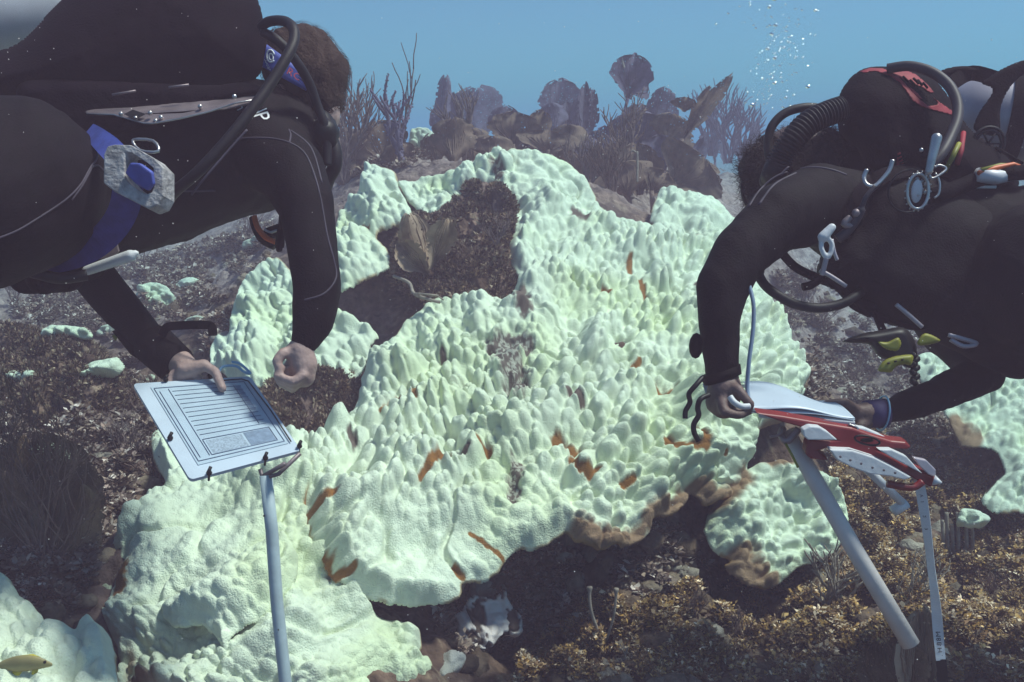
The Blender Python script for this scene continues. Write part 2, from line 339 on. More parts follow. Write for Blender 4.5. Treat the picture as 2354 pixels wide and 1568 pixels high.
ang = np.linspace(-1.25, 1.25, na); rr = np.concatenate([np.linspace(0.15, 1.2, 40)[:-1], np.geomspace(1.2, 11.5, nr - 60), np.geomspace(11.8, 160, 21)])
A, R = np.meshgrid(ang, rr, indexing='ij'); X = R * np.sin(A); Y = R * np.cos(A); Z = tz(X, Y)
fine = 0.04 * (fbm(X * 30, Y * 30, 3) - 0.5) + 0.035 * (fbm(X * 9 + 3, Y * 9, 3) - 0.5)
Z = np.where(R > 9, lerp(Z, 0.55 + 0.3 * fbm(X * .2, Y * .2, 2), sstep(9, 11.5, R)), Z) + fine * (R < 20)
nA, nR = A.shape; I = np.arange(nA * nR).reshape(nA, nR)
Q = np.stack([I[:-1, :-1].ravel(), I[1:, :-1].ravel(), I[1:, 1:].ravel(), I[:-1, 1:].ravel()], -1)[:, ::-1]
c1 = np.array([0.22, 0.135, 0.10]); c2 = np.array([0.08, 0.045, 0.036]); c3 = np.array([0.40, 0.29, 0.20]); c4 = np.array([0.32, 0.22, 0.20])
def rockcol(X, Y, warm=1.0):
    n1 = sstep(0.35, 0.65, fbm(X * 14, Y * 14, 4))[..., None]; n2 = sstep(0.62, 0.78, fbm(X * 40 + 9, Y * 40, 3))[..., None]; n3 = sstep(0.5, 0.7, fbm(X * 2 + 50, Y * 2 + 3, 3))[..., None]
    c = c1 * n1 + c2 * (1 - n1); c = c * (1 - n3 * 0.5) + c4 * n3 * 0.5; return c * (1 - n2 * 0.6) + c3 * n2 * 0.6
far_haze = (sstep(3.3, 5.0, Y) * (0.45 + 0.5 * fbm(X * 3, Y * 3 + 8, 3)))[..., None]; cc = (rockcol(X, Y) * (1 - far_haze) + np.array([0.50, 0.37, 0.36]) * far_haze).reshape(-1, 3)  # distant seabed coloured paler and mauve, haze brightness put into the vertex colour
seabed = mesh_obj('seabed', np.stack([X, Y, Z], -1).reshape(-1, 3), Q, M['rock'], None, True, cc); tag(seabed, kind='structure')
# ------------------------------------------------------------------ coral sheets
STROKES = [  # (polyline, half width px, colour)
 ([(1278,1028),(1290,1040),(1318,1050)], 10, 'o'), ([(1310,1085),(1318,1112),(1345,1122),(1362,1105)], 6, 'o'), ([(1030,1116),(1000,1135),(962,1166)], 7, 'o'), ([(1046,1088),(1066,1102),(1085,1092)], 6, 'd'),
 ([(1108,1070),(1130,1078)], 6, 'o'), ([(1520,1030),(1540,1060),(1570,1062),(1575,1030)], 7, 'o'), ([(1420,1132),(1440,1122)], 7, 'o'), ([(1004,922),(1035,908),(1062,902)], 3.5, 'o'), ([(875,990),(905,970),(918,952)], 3.5, 'o'),
 ([(948,930),(958,950),(955,970)], 5, 'o'), ([(1455,852),(1465,845)], 6, 'o'), ([(1464,665),(1482,700)], 4, 'o'), ([(1447,600),(1450,622)], 5, 'o'), ([(700,1190),(722,1195),(745,1188)], 9, 'o'), ([(1495,890),(1530,915),(1550,905)], 4, 'o'),
 ([(1600,1050),(1640,1055)], 4, 'o'), ([(1380,690),(1400,698)], 3, 'o'), ([(800,520),(850,530)], 3, 'o'), ([(1080,1240),(1120,1270),(1155,1285)], 4, 'o'), ([(1040,1315),(1062,1330)], 5, 'o'), ([(735,1290),(765,1325),(800,1330)], 6, 'o'),
 ([(1135,812),(1170,802),(1205,812)], 17, 'k'), ([(1165,830),(1190,900)], 22, 'k'), ([(1190,1098),(1180,1165)], 13, 'k'), ([(1195,700),(1205,740)], 12, 'd'), ([(1325,495),(1345,500)], 11, 'd'), ([(1135,385),(1148,405)], 9, 'k'),
 ([(300,1310),(290,1370)], 14, 'o'), ([(805,1020),(812,1040)], 7, 'd'), ([(1290,930),(1330,960)], 7, 'd'), ([(1600,670),(1610,680)], 8, 'd'), ([(1020,830),(1025,850)], 6, 'd')]
RIMS = [(1395,1250,110,26,0),(1380,1250,60,34,0),(1520,1170,70,26,0),(1460,1190,40,24,0),(1660,1120,80,24,0),(1600,1140,40,18,0),(1790,1020,70,22,1),(1835,880,40,16,1),(1710,1310,62,46,1),(2210,1000,60,30,1),(360,1545,80,30,1),(1750,1345,50,30,1)]
KN = {}
def coral(name, poly, parent=None, off=0.0, step=2.3, kd=1.0, kh=1.0, kr=1.0, lump=1.0, edge=14, dfun=None, rim=True, base=(0.72, 0.765, 0.60), thick=0.016, under=0.22, seed=1, jag=3.0, mat_=None, zones=True, rock=False, flat=None, pitted=False):
    rng = np.random.default_rng(seed); dfun = dfun or DC
    P = spl2(poly, 6)
    P = [(a + jag * 2 * (vnoise(np.array(a / 14.0 + seed), np.array(b / 14.0)) - 0.5), b + jag * 2 * (vnoise(np.array(a / 14.0 + 91 + seed), np.array(b / 14.0)) - 0.5)) for a, b in P]
    U, V, sd, keep, Q = gridcells(P, step); d = dfun(U, V) + off + U * 0; B = WA(U, V, d)
    gu = np.gradient(B, axis=1); gv = np.gradient(B, axis=0); nn = np.cross(gv, gu); nn /= np.linalg.norm(nn, axis=2)[..., None] + 1e-12
    nn = np.where((nn @ FWD)[..., None] > 0, -nn, nn)
    # coordinates along the skin, metres
    SX = B[..., 0]; SY = (B[..., 1] * 0.55 + B[..., 2] * 0.9)
    H = np.zeros(U.shape)
    lumpf = (fbm(SX * 6.5 + seed, SY * 6.5, 2) - 0.5) * 0.10 + (fbm(SX * 16, SY * 16 + seed, 2) - 0.5) * 0.05
    H += 0.9 * lumpf * lump
    em = sstep(0, edge * 2.2, sd)
    # flatter skirts: fewer knobs where 'flat' says so
    fl = np.ones(U.shape)
    if flat:
        for (fu, fv, fr) in flat: fl *= 1 - 0.75 * np.exp(-((U - fu) ** 2 + (V - fv) ** 2) / fr ** 2)
    u0, v0 = U[0, 0], V[0, 0]; P_ = np.array(P); u0 = P_[:, 0].min() - step * 2; v0 = P_[:, 1].min() - step * 2; u1 = P_[:, 0].max(); v1 = P_[:, 1].max()
    area = (u1 - u0) * (v1 - v0); acc = []
    cellsz = 60.0; cells = {}
    K = np.zeros(U.shape); dens_ = 0.62 + 0.5 * sstep(0.36, 0.58, fbm(SX * 4.5 + 7 * seed, SY * 4.5 + 3, 3))
    for _ in range(int(area / 1500)):
        cu = rng.uniform(u0, u1); cv = rng.uniform(v0, v1); i = int((cv - v0) / step); j = int((cu - u0) / step)
        if i < 0 or j < 0 or i >= U.shape[0] or j >= U.shape[1] or not keep[i, j]: continue
        dd = d[i, j]; R = rng.uniform(0.035, 0.085); w = int(R * F / dd * 1.6 / step) + 2; i0, i1, j0, j1 = max(0, i - w), min(U.shape[0], i + w + 1), max(0, j - w), min(U.shape[1], j + w + 1)
        r2 = (((U[i0:i1, j0:j1] - cu) * dd / F) ** 2 + ((V[i0:i1, j0:j1] - cv) * dd / F * 1.2) ** 2) / R ** 2; H[i0:i1, j0:j1] += R * rng.uniform(0.1, 0.42) * lump * fl[i, j] * np.exp(-2.2 * r2 ** 1.3)
    for _ in range(int(area / 60 * kd)):
        cu = rng.uniform(u0, u1); cv = rng.uniform(v0, v1); i = int((cv - v0) / step); j = int((cu - u0) / step)
        if i < 0 or j < 0 or i >= U.shape[0] or j >= U.shape[1] or not keep[i, j]: continue
        f_ = fl[i, j] * dens_[i, j]; dd = d[i, j]; R = min(0.036, 0.0108 * math.exp(abs(rng.normal(0, 0.55))) + 0.0030) * kr * (0.6 + 0.4 * f_)
        rp = R * F / dd; ck = (int(cu / cellsz), int(cv / cellsz)); ok = rng.random() < 0.35 + 0.65 * f_
        for a in (-1, 0, 1):
            for b in (-1, 0, 1):
                for (qu, qv, qr) in cells.get((ck[0] + a, ck[1] + b), ()):
                    if (cu - qu) ** 2 + (1.3 * (cv - qv)) ** 2 < (0.69 * (rp + qr)) ** 2: ok = False; break
                if not ok: break
            if not ok: break
        if not ok: continue
        cells.setdefault(ck, []).append((cu, cv, rp))
        hk = R * rng.uniform(0.75, 1.5) * kh * f_ * (0.2 + 0.8 * min(1, float(sd[i, j]) / edge))
        w = int(rp * 1.6 / step) + 2; i0, i1, j0, j1 = max(0, i - w), min(U.shape[0], i + w + 1), max(0, j - w), min(U.shape[1], j + w + 1)
        du = (U[i0:i1, j0:j1] - cu) * dd / F; dv = (V[i0:i1, j0:j1] - cv) * dd / F * 1.12
        an = rng.uniform(0, 3.14); el = rng.uniform(0.65, 1.0); a_ = du * math.cos(an) + dv * math.sin(an); b_ = -du * math.sin(an) + dv * math.cos(an)
        r2 = (a_ ** 2 + (b_ / el) ** 2) / R ** 2
        K[i0:i1, j0:j1] += (hk * np.exp(-1.35 * r2 ** 2.0)) ** 5
    K = K ** 0.2
    K *= (0.9 + 0.25 * fbm(SX * 60, SY * 60, 2))
    micro = (fbm(SX * 45 + 5, SY * 45, 2) - 0.5) * 0.005
    # pits and creases
    crease = sstep(0.10, 0.0, np.abs(fbm(SX * 5 + 20 + seed, SY * 5 + 31, 3) - 0.5) * 2) * 0.018
    kdir = nn * 0.9 + np.array([0, 0, 0.25]); kdir /= np.linalg.norm(kdir, axis=2)[..., None]
    if rock:
        H = H + (fbm(SX * 25, SY * 25, 4) - 0.5) * 0.07 + np.abs(fbm(SX * 55, SY * 55, 3) - 0.5) * 0.05
    t = np.clip(1 - sd / edge, 0, 1); curl = (1 - np.sqrt(np.maximum(0, 1 - t * t))) * 0.012
    Pn = B + nn * (H * em + micro - crease * em - curl)[..., None] + kdir * K[..., None]
    # colour
    col = np.empty(U.shape + (3,)); col[:] = base
    g = fbm(SX * 9 + 60, SY * 9, 4)[..., None]; col = col * (0.86 + 0.26 * g)
    yl = sstep(0.45, 0.75, fbm(SX * 4, SY * 4 + 12, 3))[..., None]; col = col * (1 - yl * np.array([0.02, 0.0, 0.13]))
    if pitted:
        m = sstep(0.47, 0.54, fbm(SX * 38 + seed, SY * 38, 3)); col = col * (1 - m[..., None]) + np.array([0.10, 0.07, 0.06]) * m[..., None]; Pn -= kdir * (m * 0.014)[..., None]
    if rock: col = rockcol(SX, SY) * 1.15
    elif zones:
        wn_ = fbm(U / 9.0, V / 9.0, 3)
        brown = np.array([0.30, 0.185, 0.115]); oc = {'o': np.array([0.27, 0.115, 0.03]), 'd': np.array([0.14, 0.10, 0.085]), 'k': np.array([0.13, 0.10, 0.085])}
        for (line, hw, kk) in STROKES:
            L_ = np.array(line)
            if L_[:, 0].max() < u0 or L_[:, 0].min() > u1 or L_[:, 1].max() < v0 or L_[:, 1].min() > v1: continue
            dist = polydist(line, U, V); m = sstep(1.45, 0.75, dist / (hw * 1.15 * (0.35 + 1.3 * wn_)))[..., None]; ccol = oc[kk]
            if kk == 'k':
                sp = sstep(0.52, 0.6, fbm(U / 5.0, V / 5.0, 2))[..., None]; cm = ccol * (1 - sp) + np.array([0.42, 0.40, 0.33]) * sp
            else: cm = ccol * (0.75 + 0.5 * wn_[..., None])
            col = col * (1 - m) + cm * m; Pn -= kdir * (m[..., 0] * np.minimum(K, 0.02) * 0.6)[..., None]
        if rim:
            for (cu, cv, cr, wd, kk) in RIMS:
                if cu + cr < u0 or cu - cr > u1 or cv + cr < v0 or cv - cr > v1: continue
                m = (sstep(cr, cr * 0.75, np.hypot(U - cu, V - cv)) * sstep(wd * 1.7, wd * 0.8, sd * (0.75 + 0.5 * wn_)))[..., None]
                col = col * (1 - m) + brown * (0.8 + 0.4 * wn_[..., None]) * m
        m = (sstep(5.0, 1.5, sd) * sstep(0.48, 0.6, fbm(U / 40.0 + 8, V / 40.0, 2)))[..., None] * 0.8; col = col * (1 - m) + np.array([0.36, 0.20, 0.07]) * m
    Pk = Pn[keep]; ck_ = col[keep]; n = len(Pk); E = boundary(Q)
    # edge thickness and underside that runs back beneath the sheet
    bi = np.unique(E.ravel()); mp = -np.ones(n, int); mp[bi] = np.arange(len(bi)); Bp = Pk[bi]
    ry = Bp - np.array([0, 0, CAMZ]); ry /= np.linalg.norm(ry, axis=1)[:, None]; cen = Pk.mean(0)
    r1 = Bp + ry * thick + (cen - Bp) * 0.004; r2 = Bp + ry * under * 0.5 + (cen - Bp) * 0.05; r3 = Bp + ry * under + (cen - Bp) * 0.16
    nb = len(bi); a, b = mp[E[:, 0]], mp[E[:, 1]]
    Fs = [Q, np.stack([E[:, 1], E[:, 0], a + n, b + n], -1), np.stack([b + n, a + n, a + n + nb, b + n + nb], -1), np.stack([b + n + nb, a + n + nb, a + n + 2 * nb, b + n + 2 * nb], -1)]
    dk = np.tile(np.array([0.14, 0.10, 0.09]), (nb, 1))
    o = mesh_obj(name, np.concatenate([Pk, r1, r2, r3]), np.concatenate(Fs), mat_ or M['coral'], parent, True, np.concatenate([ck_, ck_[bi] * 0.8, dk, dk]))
    return o
# ------------------------------------------------------------------ the great bleached colony
mound = empty('bleached_coral', W(1200, 1100, 2.9), 'huge pale green bleached star coral mound covered in knobs, filling the middle between the divers', 'coral')
A_ = [(1150,352),(1185,338),(1245,345),(1300,368),(1345,405),(1375,458),(1402,488),(1470,506),(1500,512),(1540,524),(1600,540),(1680,545),(1740,640),(1790,700),(1815,780),(1842,850),(1852,900),(1820,960),(1745,990),
      (1738,1040),(1725,1068),(1728,1105),(1712,1128),(1660,1150),(1625,1160),(1590,1135),(1575,1165),(1540,1185),(1500,1192),(1494,1225),(1460,1250),(1400,1260),(1340,1258),(1308,1225),(1285,1235),(1235,1258),(1190,1262),(1162,1285),(1142,1318),
      (1100,1335),(1062,1338),(1058,1368),(1005,1386),(930,1388),(865,1376),(800,1350),(762,1318),(732,1275),(716,1240),(700,1180),(690,1100),(700,1030),(735,985),(780,965),(815,930),(830,868),(852,808),(900,772),(955,715),(1020,678),(1100,668),
      (1160,680),(1190,640),(1168,580),(1185,500),(1170,450),(1140,420)]
coral('knobby_crown', A_, mound, 0.0, 2.1, kd=1.0, kh=1.15, flat=[(1000,1330,110),(850,1300,90),(1250,1230,110),(1100,1260,90),(1680,1080,70),(1290,410,60),(1200,380,50)], seed=3)
B_ = [(345,1005),(380,985),(450,1010),(560,1000),(640,985),(700,1000),(740,1060),(760,1180),(790,1290),(815,1360),(870,1412),(925,1425),(962,1448),(972,1478),(965,1500),(990,1508),(994,1545),(965,1590),(800,1640),(500,1640),(290,1610),
      (262,1560),(272,1520),(256,1470),(232,1425),(200,1410),(186,1380),(208,1305),(250,1250),(288,1190),(335,1140),(375,1105),(352,1060)]
coral('lower_slope', B_, mound, 0.07, 2.3, kd=0.8, kh=1.0, kr=0.85, lump=0.9, flat=[(480,1180,130),(560,1350,120),(300,1300,110),(850,1500,140),(480,1400,100)], seed=5, edge=12)
coral('folded_plate', [(370,1415),(372,1385),(420,1350),(500,1290),(560,1200),(640,1210),(690,1290),(660,1370),(600,1420),(540,1450),(512,1492),(490,1455),(450,1432),(410,1440)], mound, 0.0, 2.3, kd=0.3, kh=0.6, kr=0.8, lump=0.4, seed=9, edge=20, zones=False)
C1 = [(480,805),(498,772),(525,760),(535,690),(560,640),(600,600),(640,590),(680,640),(700,700),(770,735),(800,732),(850,752),(868,772),(850,800),(835,850),(800,875),(750,880),(700,900),(660,905),(600,895),(540,872),(490,850)]
coral('left_shoulder', C1, mound, 0.05, 2.2, kd=0.9, kh=1.1, seed=13, edge=8, rim=False)
C2 = [(770,510),(790,470),(825,430),(838,375),(870,380),(905,392),(918,430),(940,470),(946,505),(915,520),(880,530),(868,550),(890,575),(898,605),(868,630),(820,650),(780,668),(760,600)]
coral('upper_left_lobe', C2, mound, 0.0, 2.2, kd=0.8, kh=0.9, seed=15, edge=9, rim=False)
D_ = [(915,430),(935,420),(985,402),(1040,392),(1060,375),(1100,362),(1150,340),(1178,380),(1170,420),(1110,425),(1080,440),(1050,462),(1020,490),(985,500),(950,475)]
coral('summit_lumps', D_, mound, 0.04, 2.2, kd=1.0, kh=0.9, kr=1.1, lump=0.7, seed=17, edge=8, rim=False)
E_ = [(1495,500),(1510,450),(1530,430),(1580,438),(1630,445),(1655,462),(1690,500),(1720,540),(1760,600),(1700,640),(1600,600),(1520,560)]
coral('far_shoulder', E_, mound, 0.10, 2.2, kd=0.8, kh=0.7, kr=1.1, seed=19, edge=12, rim=False)
L_ = [(1655,985),(1700,975),(1742,985),(1745,1045),(1722,1072),(1690,1076),(1655,1052),(1640,1010)]
# lobe at the right foot of the mound
fD = lambda u, v: 2.62 - (v - 1060) * 0.00085 + (u - 1780) * 0.0003
Fp = [(1622,1210),(1640,1160),(1690,1110),(1740,1065),(1800,1058),(1870,1075),(1920,1105),(1948,1150),(1950,1200),(1925,1262),(1880,1290),(1840,1300),(1790,1345),(1735,1350),(1690,1325),(1668,1300),(1680,1285),(1640,1262)]
o = coral('coral_lobe', Fp, None, 0.0, 2.3, kd=0.35, kh=0.7, kr=0.9, lump=0.6, dfun=fD, seed=23, edge=16)
tag(o, 'separate bleached coral plate with brown lower tip, directly behind the slanting white pipe', 'coral')
gD = lambda u, v: 3.25 - (v - 850) * 0.0016
o = coral('coral_boulder', [(2110,860),(2100,825),(2130,808),(2180,815),(2260,850),(2370,860),(2480,900),(2480,1160),(2354,1172),(2292,1176),(2258,1142),(2300,1100),(2312,1070),(2280,1030),(2215,1020),(2178,960)], None, 0.0, 2.6, kd=0.6, kh=0.8, lump=0.6, dfun=gD, seed=27, edge=18)
tag(o, 'bleached coral boulder below the right diver, cut by the right edge of the photo', 'coral')
hD = lambda u, v: 1.86 - (v - 1300) * 0.0012
o = coral('coral_plate', [(-60,1290),(10,1318),(45,1365),(95,1405),(110,1438),(180,1440),(185,1412),(225,1425),(258,1470),(268,1530),(268,1600),(200,1650),(-80,1650)], None, 0.0, 2.3, kd=0.2, kh=0.5, lump=0.35, dfun=hD, seed=31, edge=14)
tag(o, 'smooth bleached coral plate in the bottom left corner, beside the yellow finned fish', 'coral')
BG = [('two toned bleached coral clump under the left diver chest', [(300,700),(318,662),(350,650),(385,662),(400,690),(372,715),(320,722)], 4.3),
      ('tiny round bleached coral head right of the clump under the left diver', [(496,672),(500,645),(520,640),(538,652),(536,675),(515,682)], 4.6),
      ('low bleached coral ridge behind the reef under the left diver', [(400,655),(430,636),(460,645),(450,668),(415,668)], 4.6),
      ('flat white topped coral on a dark head, left of the left forearm', [(88,770),(110,750),(170,748),(210,765),(205,780),(150,775),(110,782)], 3.2),
      ('pale fingered coral at the left edge, above the dark sea fan', [(-20,890),(-10,858),(40,852),(92,858),(88,880),(60,895),(30,880),(10,895)], 3.0),
      ('white knobby coral beside the corner of the left slate', [(165,885),(185,850),(215,830),(265,822),(285,845),(270,865),(225,872),(200,890)], 2.9),
      ('small white coral tuft with pink edge above the dark sea fan', [(68,1040),(95,1018),(130,1020),(160,1045),(150,1062),(100,1065)], 2.35),
      ('square pale coral piece among the sea fans left of the summit', [(940,345),(945,295),(985,295),(1000,315),(995,345),(965,350)], 4.7),
      ('dim white coral lump low right beside the white tape', [(2195,1205),(2215,1172),(2250,1175),(2280,1190),(2260,1215),(2230,1218)], 2.75)]
for k, (lab, poly, dd) in enumerate(BG):
    o = coral('coral_clump', poly, None, 0.0, 2.6, kd=2.2, kh=1.0, kr=1.0, lump=0.7, dfun=lambda u, v, dd=dd: dd - (v - 800) * 0.0002, seed=40 + k, edge=10, rim=False, zones=False, under=0.35, thick=0.03, base=(0.66, 0.70, 0.56))
    tag(o, lab, 'coral')
# pale encrusted patches hanging in the shade beneath the plate
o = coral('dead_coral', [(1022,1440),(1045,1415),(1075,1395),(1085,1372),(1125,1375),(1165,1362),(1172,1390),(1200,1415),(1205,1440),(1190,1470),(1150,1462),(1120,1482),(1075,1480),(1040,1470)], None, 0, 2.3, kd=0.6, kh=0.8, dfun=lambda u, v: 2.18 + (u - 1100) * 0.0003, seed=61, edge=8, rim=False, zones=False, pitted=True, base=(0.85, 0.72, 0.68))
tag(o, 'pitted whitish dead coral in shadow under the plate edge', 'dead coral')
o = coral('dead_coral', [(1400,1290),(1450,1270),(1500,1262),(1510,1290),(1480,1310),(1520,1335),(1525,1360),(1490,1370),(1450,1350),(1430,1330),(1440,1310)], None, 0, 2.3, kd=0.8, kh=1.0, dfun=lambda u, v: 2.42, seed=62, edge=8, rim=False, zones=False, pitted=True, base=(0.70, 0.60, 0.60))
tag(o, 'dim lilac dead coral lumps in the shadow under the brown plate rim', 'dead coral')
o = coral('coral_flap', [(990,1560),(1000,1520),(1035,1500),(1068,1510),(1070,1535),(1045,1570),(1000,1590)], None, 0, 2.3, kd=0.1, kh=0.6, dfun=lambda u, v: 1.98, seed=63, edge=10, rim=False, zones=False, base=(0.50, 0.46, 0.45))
tag(o, 'smooth grey coral flap at the bottom edge, right of the green lower slope', 'coral')
# rock inside the hollow of the mound
o = coral('reef_rock', [(905,560),(930,520),(985,500),(1030,478),(1060,440),(1110,425),(1150,428),(1178,470),(1188,520),(1170,570),(1178,640),(1160,690),(1080,700),(1000,700),(950,668),(905,640)], None, 0.02, 2.2, kd=0.8, kh=0.8, kr=0.9, seed=71, edge=12, jag=14, rock=True, mat_=M['rock'])
tag(o, 'shaggy brown reef rock in the hollow of the coral mound, below its summit', 'rock')
o = coral('reef_rock', [(640,880),(700,865),(770,870),(818,868),(815,925),(770,968),(730,990),(690,1010),(640,985),(600,930)], None, 0.10, 2.4, kd=0.8, kh=0.6, seed=73, edge=12, jag=14, rock=True, mat_=M['rock'])
tag(o, 'dark reef rock showing between coral lobes, right of the left diver fist', 'rock')
o = coral('reef_rock', [(-40,790),(0,740),(60,750),(110,765),(180,775),(230,800),(260,850),(300,880),(300,960),(200,1010),(60,1010),(-40,980)], None, 0, 2.6, kd=0.6, kh=0.5, kr=1.3, lump=1.3, dfun=lambda u, v: 3.3 - (v - 760) * 0.0022, seed=75, edge=30, rock=True, mat_=M['rock'], under=0.5)
tag(o, 'rounded brown reef rock at the left edge below the left diver hip', 'rock')
o = coral('reef_rock', [(390,720),(420,690),(470,672),(520,680),(560,720),(560,790),(480,800),(400,770)], None, 0, 2.6, kd=0.9, kh=1.0, kr=1.4, lump=1.4, dfun=lambda u, v: 4.3, seed=77, edge=20, rock=True, mat_=M['rock'], under=0.5)
tag(o, 'hazy lumpy reef rock between the left diver two arms', 'rock')
# ------------------------------------------------------------------ algal turf over the open seabed
def turf(name, regions, label, size=(0.006, 0.018), leaves=6, pal=None, seed=1, upw=0.8, mound_h=0.03):
    rng = np.random.default_rng(seed); V = []; C = []; nF = 0
    pal = np.array(pal or [(0.40, 0.21, 0.06), (0.55, 0.33, 0.13), (0.12, 0.06, 0.03), (0.80, 0.58, 0.40), (0.24, 0.13, 0.07), (0.42, 0.26, 0.15)])
    for poly, n in regions:
        P = np.array(poly, float); u = rng.uniform(P[:, 0].min(), P[:, 0].max(), n * 2); v = rng.uniform(P[:, 1].min(), P[:, 1].max(), n * 2)
        sd, _, _ = sdpoly(poly, u, v); u = u[sd > 0]; v = v[sd > 0]
        dens = fbm(u / 45.0 + seed, v / 30.0, 3); kp = dens > 0.44 + 0.1 * rng.random(len(u)); u = u[kp]; v = v[kp]
        d = drop(u, v); P3 = WA(u, v, d); P3[:, 2] = tz(P3[:, 0], P3[:, 1]) + 0.004 + mound_h * np.clip(fbm(P3[:, 0] * 9 + 2, P3[:, 1] * 9, 3) - 0.45, 0, 1) * 4 * rng.random(len(u)) ** .5
        m = len(u); base = pal[rng.integers(0, len(pal), m)] * rng.uniform(0.35, 1.5, (m, 1)); big = rng.uniform(size[0], size[1], m) * (0.6 + 1.2 * (fbm(u / 30.0, v / 20.0 + 7, 2)))
        for k in range(leaves):
            a = rng.uniform(0, 2 * np.pi, m); el = rng.uniform(0.15, 1.3, m) * upw
            dr = np.stack([np.cos(a) * np.cos(el), np.sin(a) * np.cos(el), np.sin(el)], -1); sdv = np.stack([-np.sin(a), np.cos(a), rng.uniform(-.5, .5, m)], -1)
            L = (big * rng.uniform(0.6, 1.4, m))[:, None]; w = L * rng.uniform(0.10, 0.34, (m, 1)); off = rng.normal(0, 0.006, (m, 3)); off[:, 2] = np.abs(off[:, 2]) + rng.uniform(0, 0.012, m)
            b0 = P3 + off; mid = b0 + dr * L * 0.55; tip = b0 + dr * L + np.array([0, 0, -0.15]) * L
            V.append(np.stack([b0, mid + sdv * w, tip, mid - sdv * w], 1).reshape(-1, 3)); cc = base * rng.uniform(0.75, 1.3, (m, 1)); C.append(np.repeat(cc, 4, 0)); nF += m
    V = np.concatenate(V); C = np.concatenate(C); Q = np.arange(len(V)).reshape(-1, 4)
    o = mesh_obj(name, V, Q, M['algae'], None, False, C); return tag(o, label, 'algae', kind='stuff')
turf('algal_turf', [([(1180,1568),(1250,1480),(1400,1420),(1560,1360),(1700,1330),(1800,1290),(1950,1270),(2100,1200),(2354,1180),(2380,1580),(1180,1600)], 52000), ([(1900,1100),(2000,1000),(2180,1020),(2300,1080),(2260,1200),(1960,1280)], 9000)],
     'golden brown algal turf carpeting the seabed at lower right', size=(0.004, 0.013), leaves=8, seed=3, mound_h=0.06)
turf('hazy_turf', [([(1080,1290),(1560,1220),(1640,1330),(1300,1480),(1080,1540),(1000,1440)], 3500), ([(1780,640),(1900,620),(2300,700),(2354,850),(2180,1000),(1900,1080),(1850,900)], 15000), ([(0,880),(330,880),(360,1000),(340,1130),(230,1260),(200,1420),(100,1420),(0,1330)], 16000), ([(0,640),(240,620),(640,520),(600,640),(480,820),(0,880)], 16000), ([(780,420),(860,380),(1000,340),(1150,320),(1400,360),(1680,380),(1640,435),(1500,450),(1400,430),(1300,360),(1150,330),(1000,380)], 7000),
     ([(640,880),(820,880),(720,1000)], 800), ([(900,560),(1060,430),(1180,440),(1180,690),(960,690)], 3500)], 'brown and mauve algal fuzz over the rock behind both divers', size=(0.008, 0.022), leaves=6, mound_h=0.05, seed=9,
     pal=[(0.28, 0.18, 0.14), (0.38, 0.27, 0.21), (0.15, 0.10, 0.085), (0.55, 0.44, 0.39), (0.22, 0.15, 0.13)])  # lighter leaf palette, distance haze painted into the turf colour
def rubble(name, polys, label, seed, rmin, rmax):
    rng = np.random.default_rng(seed); t_ = (1 + 5 ** .5) / 2; ico = np.array([(-1,t_,0),(1,t_,0),(-1,-t_,0),(1,-t_,0),(0,-1,t_),(0,1,t_),(0,-1,-t_),(0,1,-t_),(t_,0,-1),(t_,0,1),(-t_,0,-1),(-t_,0,1)]) / 1.9
    F_ = [(0,11,5),(0,5,1),(0,1,7),(0,7,10),(0,10,11),(1,5,9),(5,11,4),(11,10,2),(10,7,6),(7,1,8),(3,9,4),(3,4,2),(3,2,6),(3,6,8),(3,8,9),(4,9,5),(2,4,11),(6,2,10),(8,6,7),(9,8,1)]
    vv = [Vector(p) for p in ico]; ff = []; cache = {}
    def mid(a, b):
        k = (min(a, b), max(a, b))
        if k not in cache: vv.append(((vv[a] + vv[b]) / 2).normalized()); cache[k] = len(vv) - 1
        return cache[k]
    for a, b, c in F_: x, y, z = mid(a, b), mid(b, c), mid(c, a); ff += [(a, x, z), (b, y, x), (c, z, y), (x, y, z)]
    ico = np.array([tuple(p.normalized()) for p in vv]); ff = np.array(ff); V = []; C = []; Q_ = []; n0 = 0
    for poly, n in polys:
        P = np.array(poly, float); u = rng.uniform(P[:, 0].min(), P[:, 0].max(), n); v = rng.uniform(P[:, 1].min(), P[:, 1].max(), n); sd, _, _ = sdpoly(poly, u, v); u = u[sd > 0]; v = v[sd > 0]; P3 = WA(u, v, drop(u, v))
        for p in P3:
            r = rmin * (rmax / rmin) ** (rng.random() ** 2); sc = r * rng.uniform(.6, 1.3, 3) * np.array([1, 1, .75]); j = 1 + .28 * (rng.random(len(ico)) - .5) * 2
            V.append(ico * j[:, None] * sc + p); c = np.array([(0.20, .13, .09), (.30, .22, .16), (.12, .08, .06), (.45, .37, .30)][rng.choice(4, p=[.4, .25, .25, .1])]); C.append(np.tile(c, (len(ico), 1)) * rng.uniform(.7, 1.2)); Q_.append(ff + n0); n0 += len(ico)
    return tag(mesh_obj(name, np.concatenate(V), np.concatenate(Q_), M['rock'], None, True, np.concatenate(C)), label, 'rubble', kind='stuff')
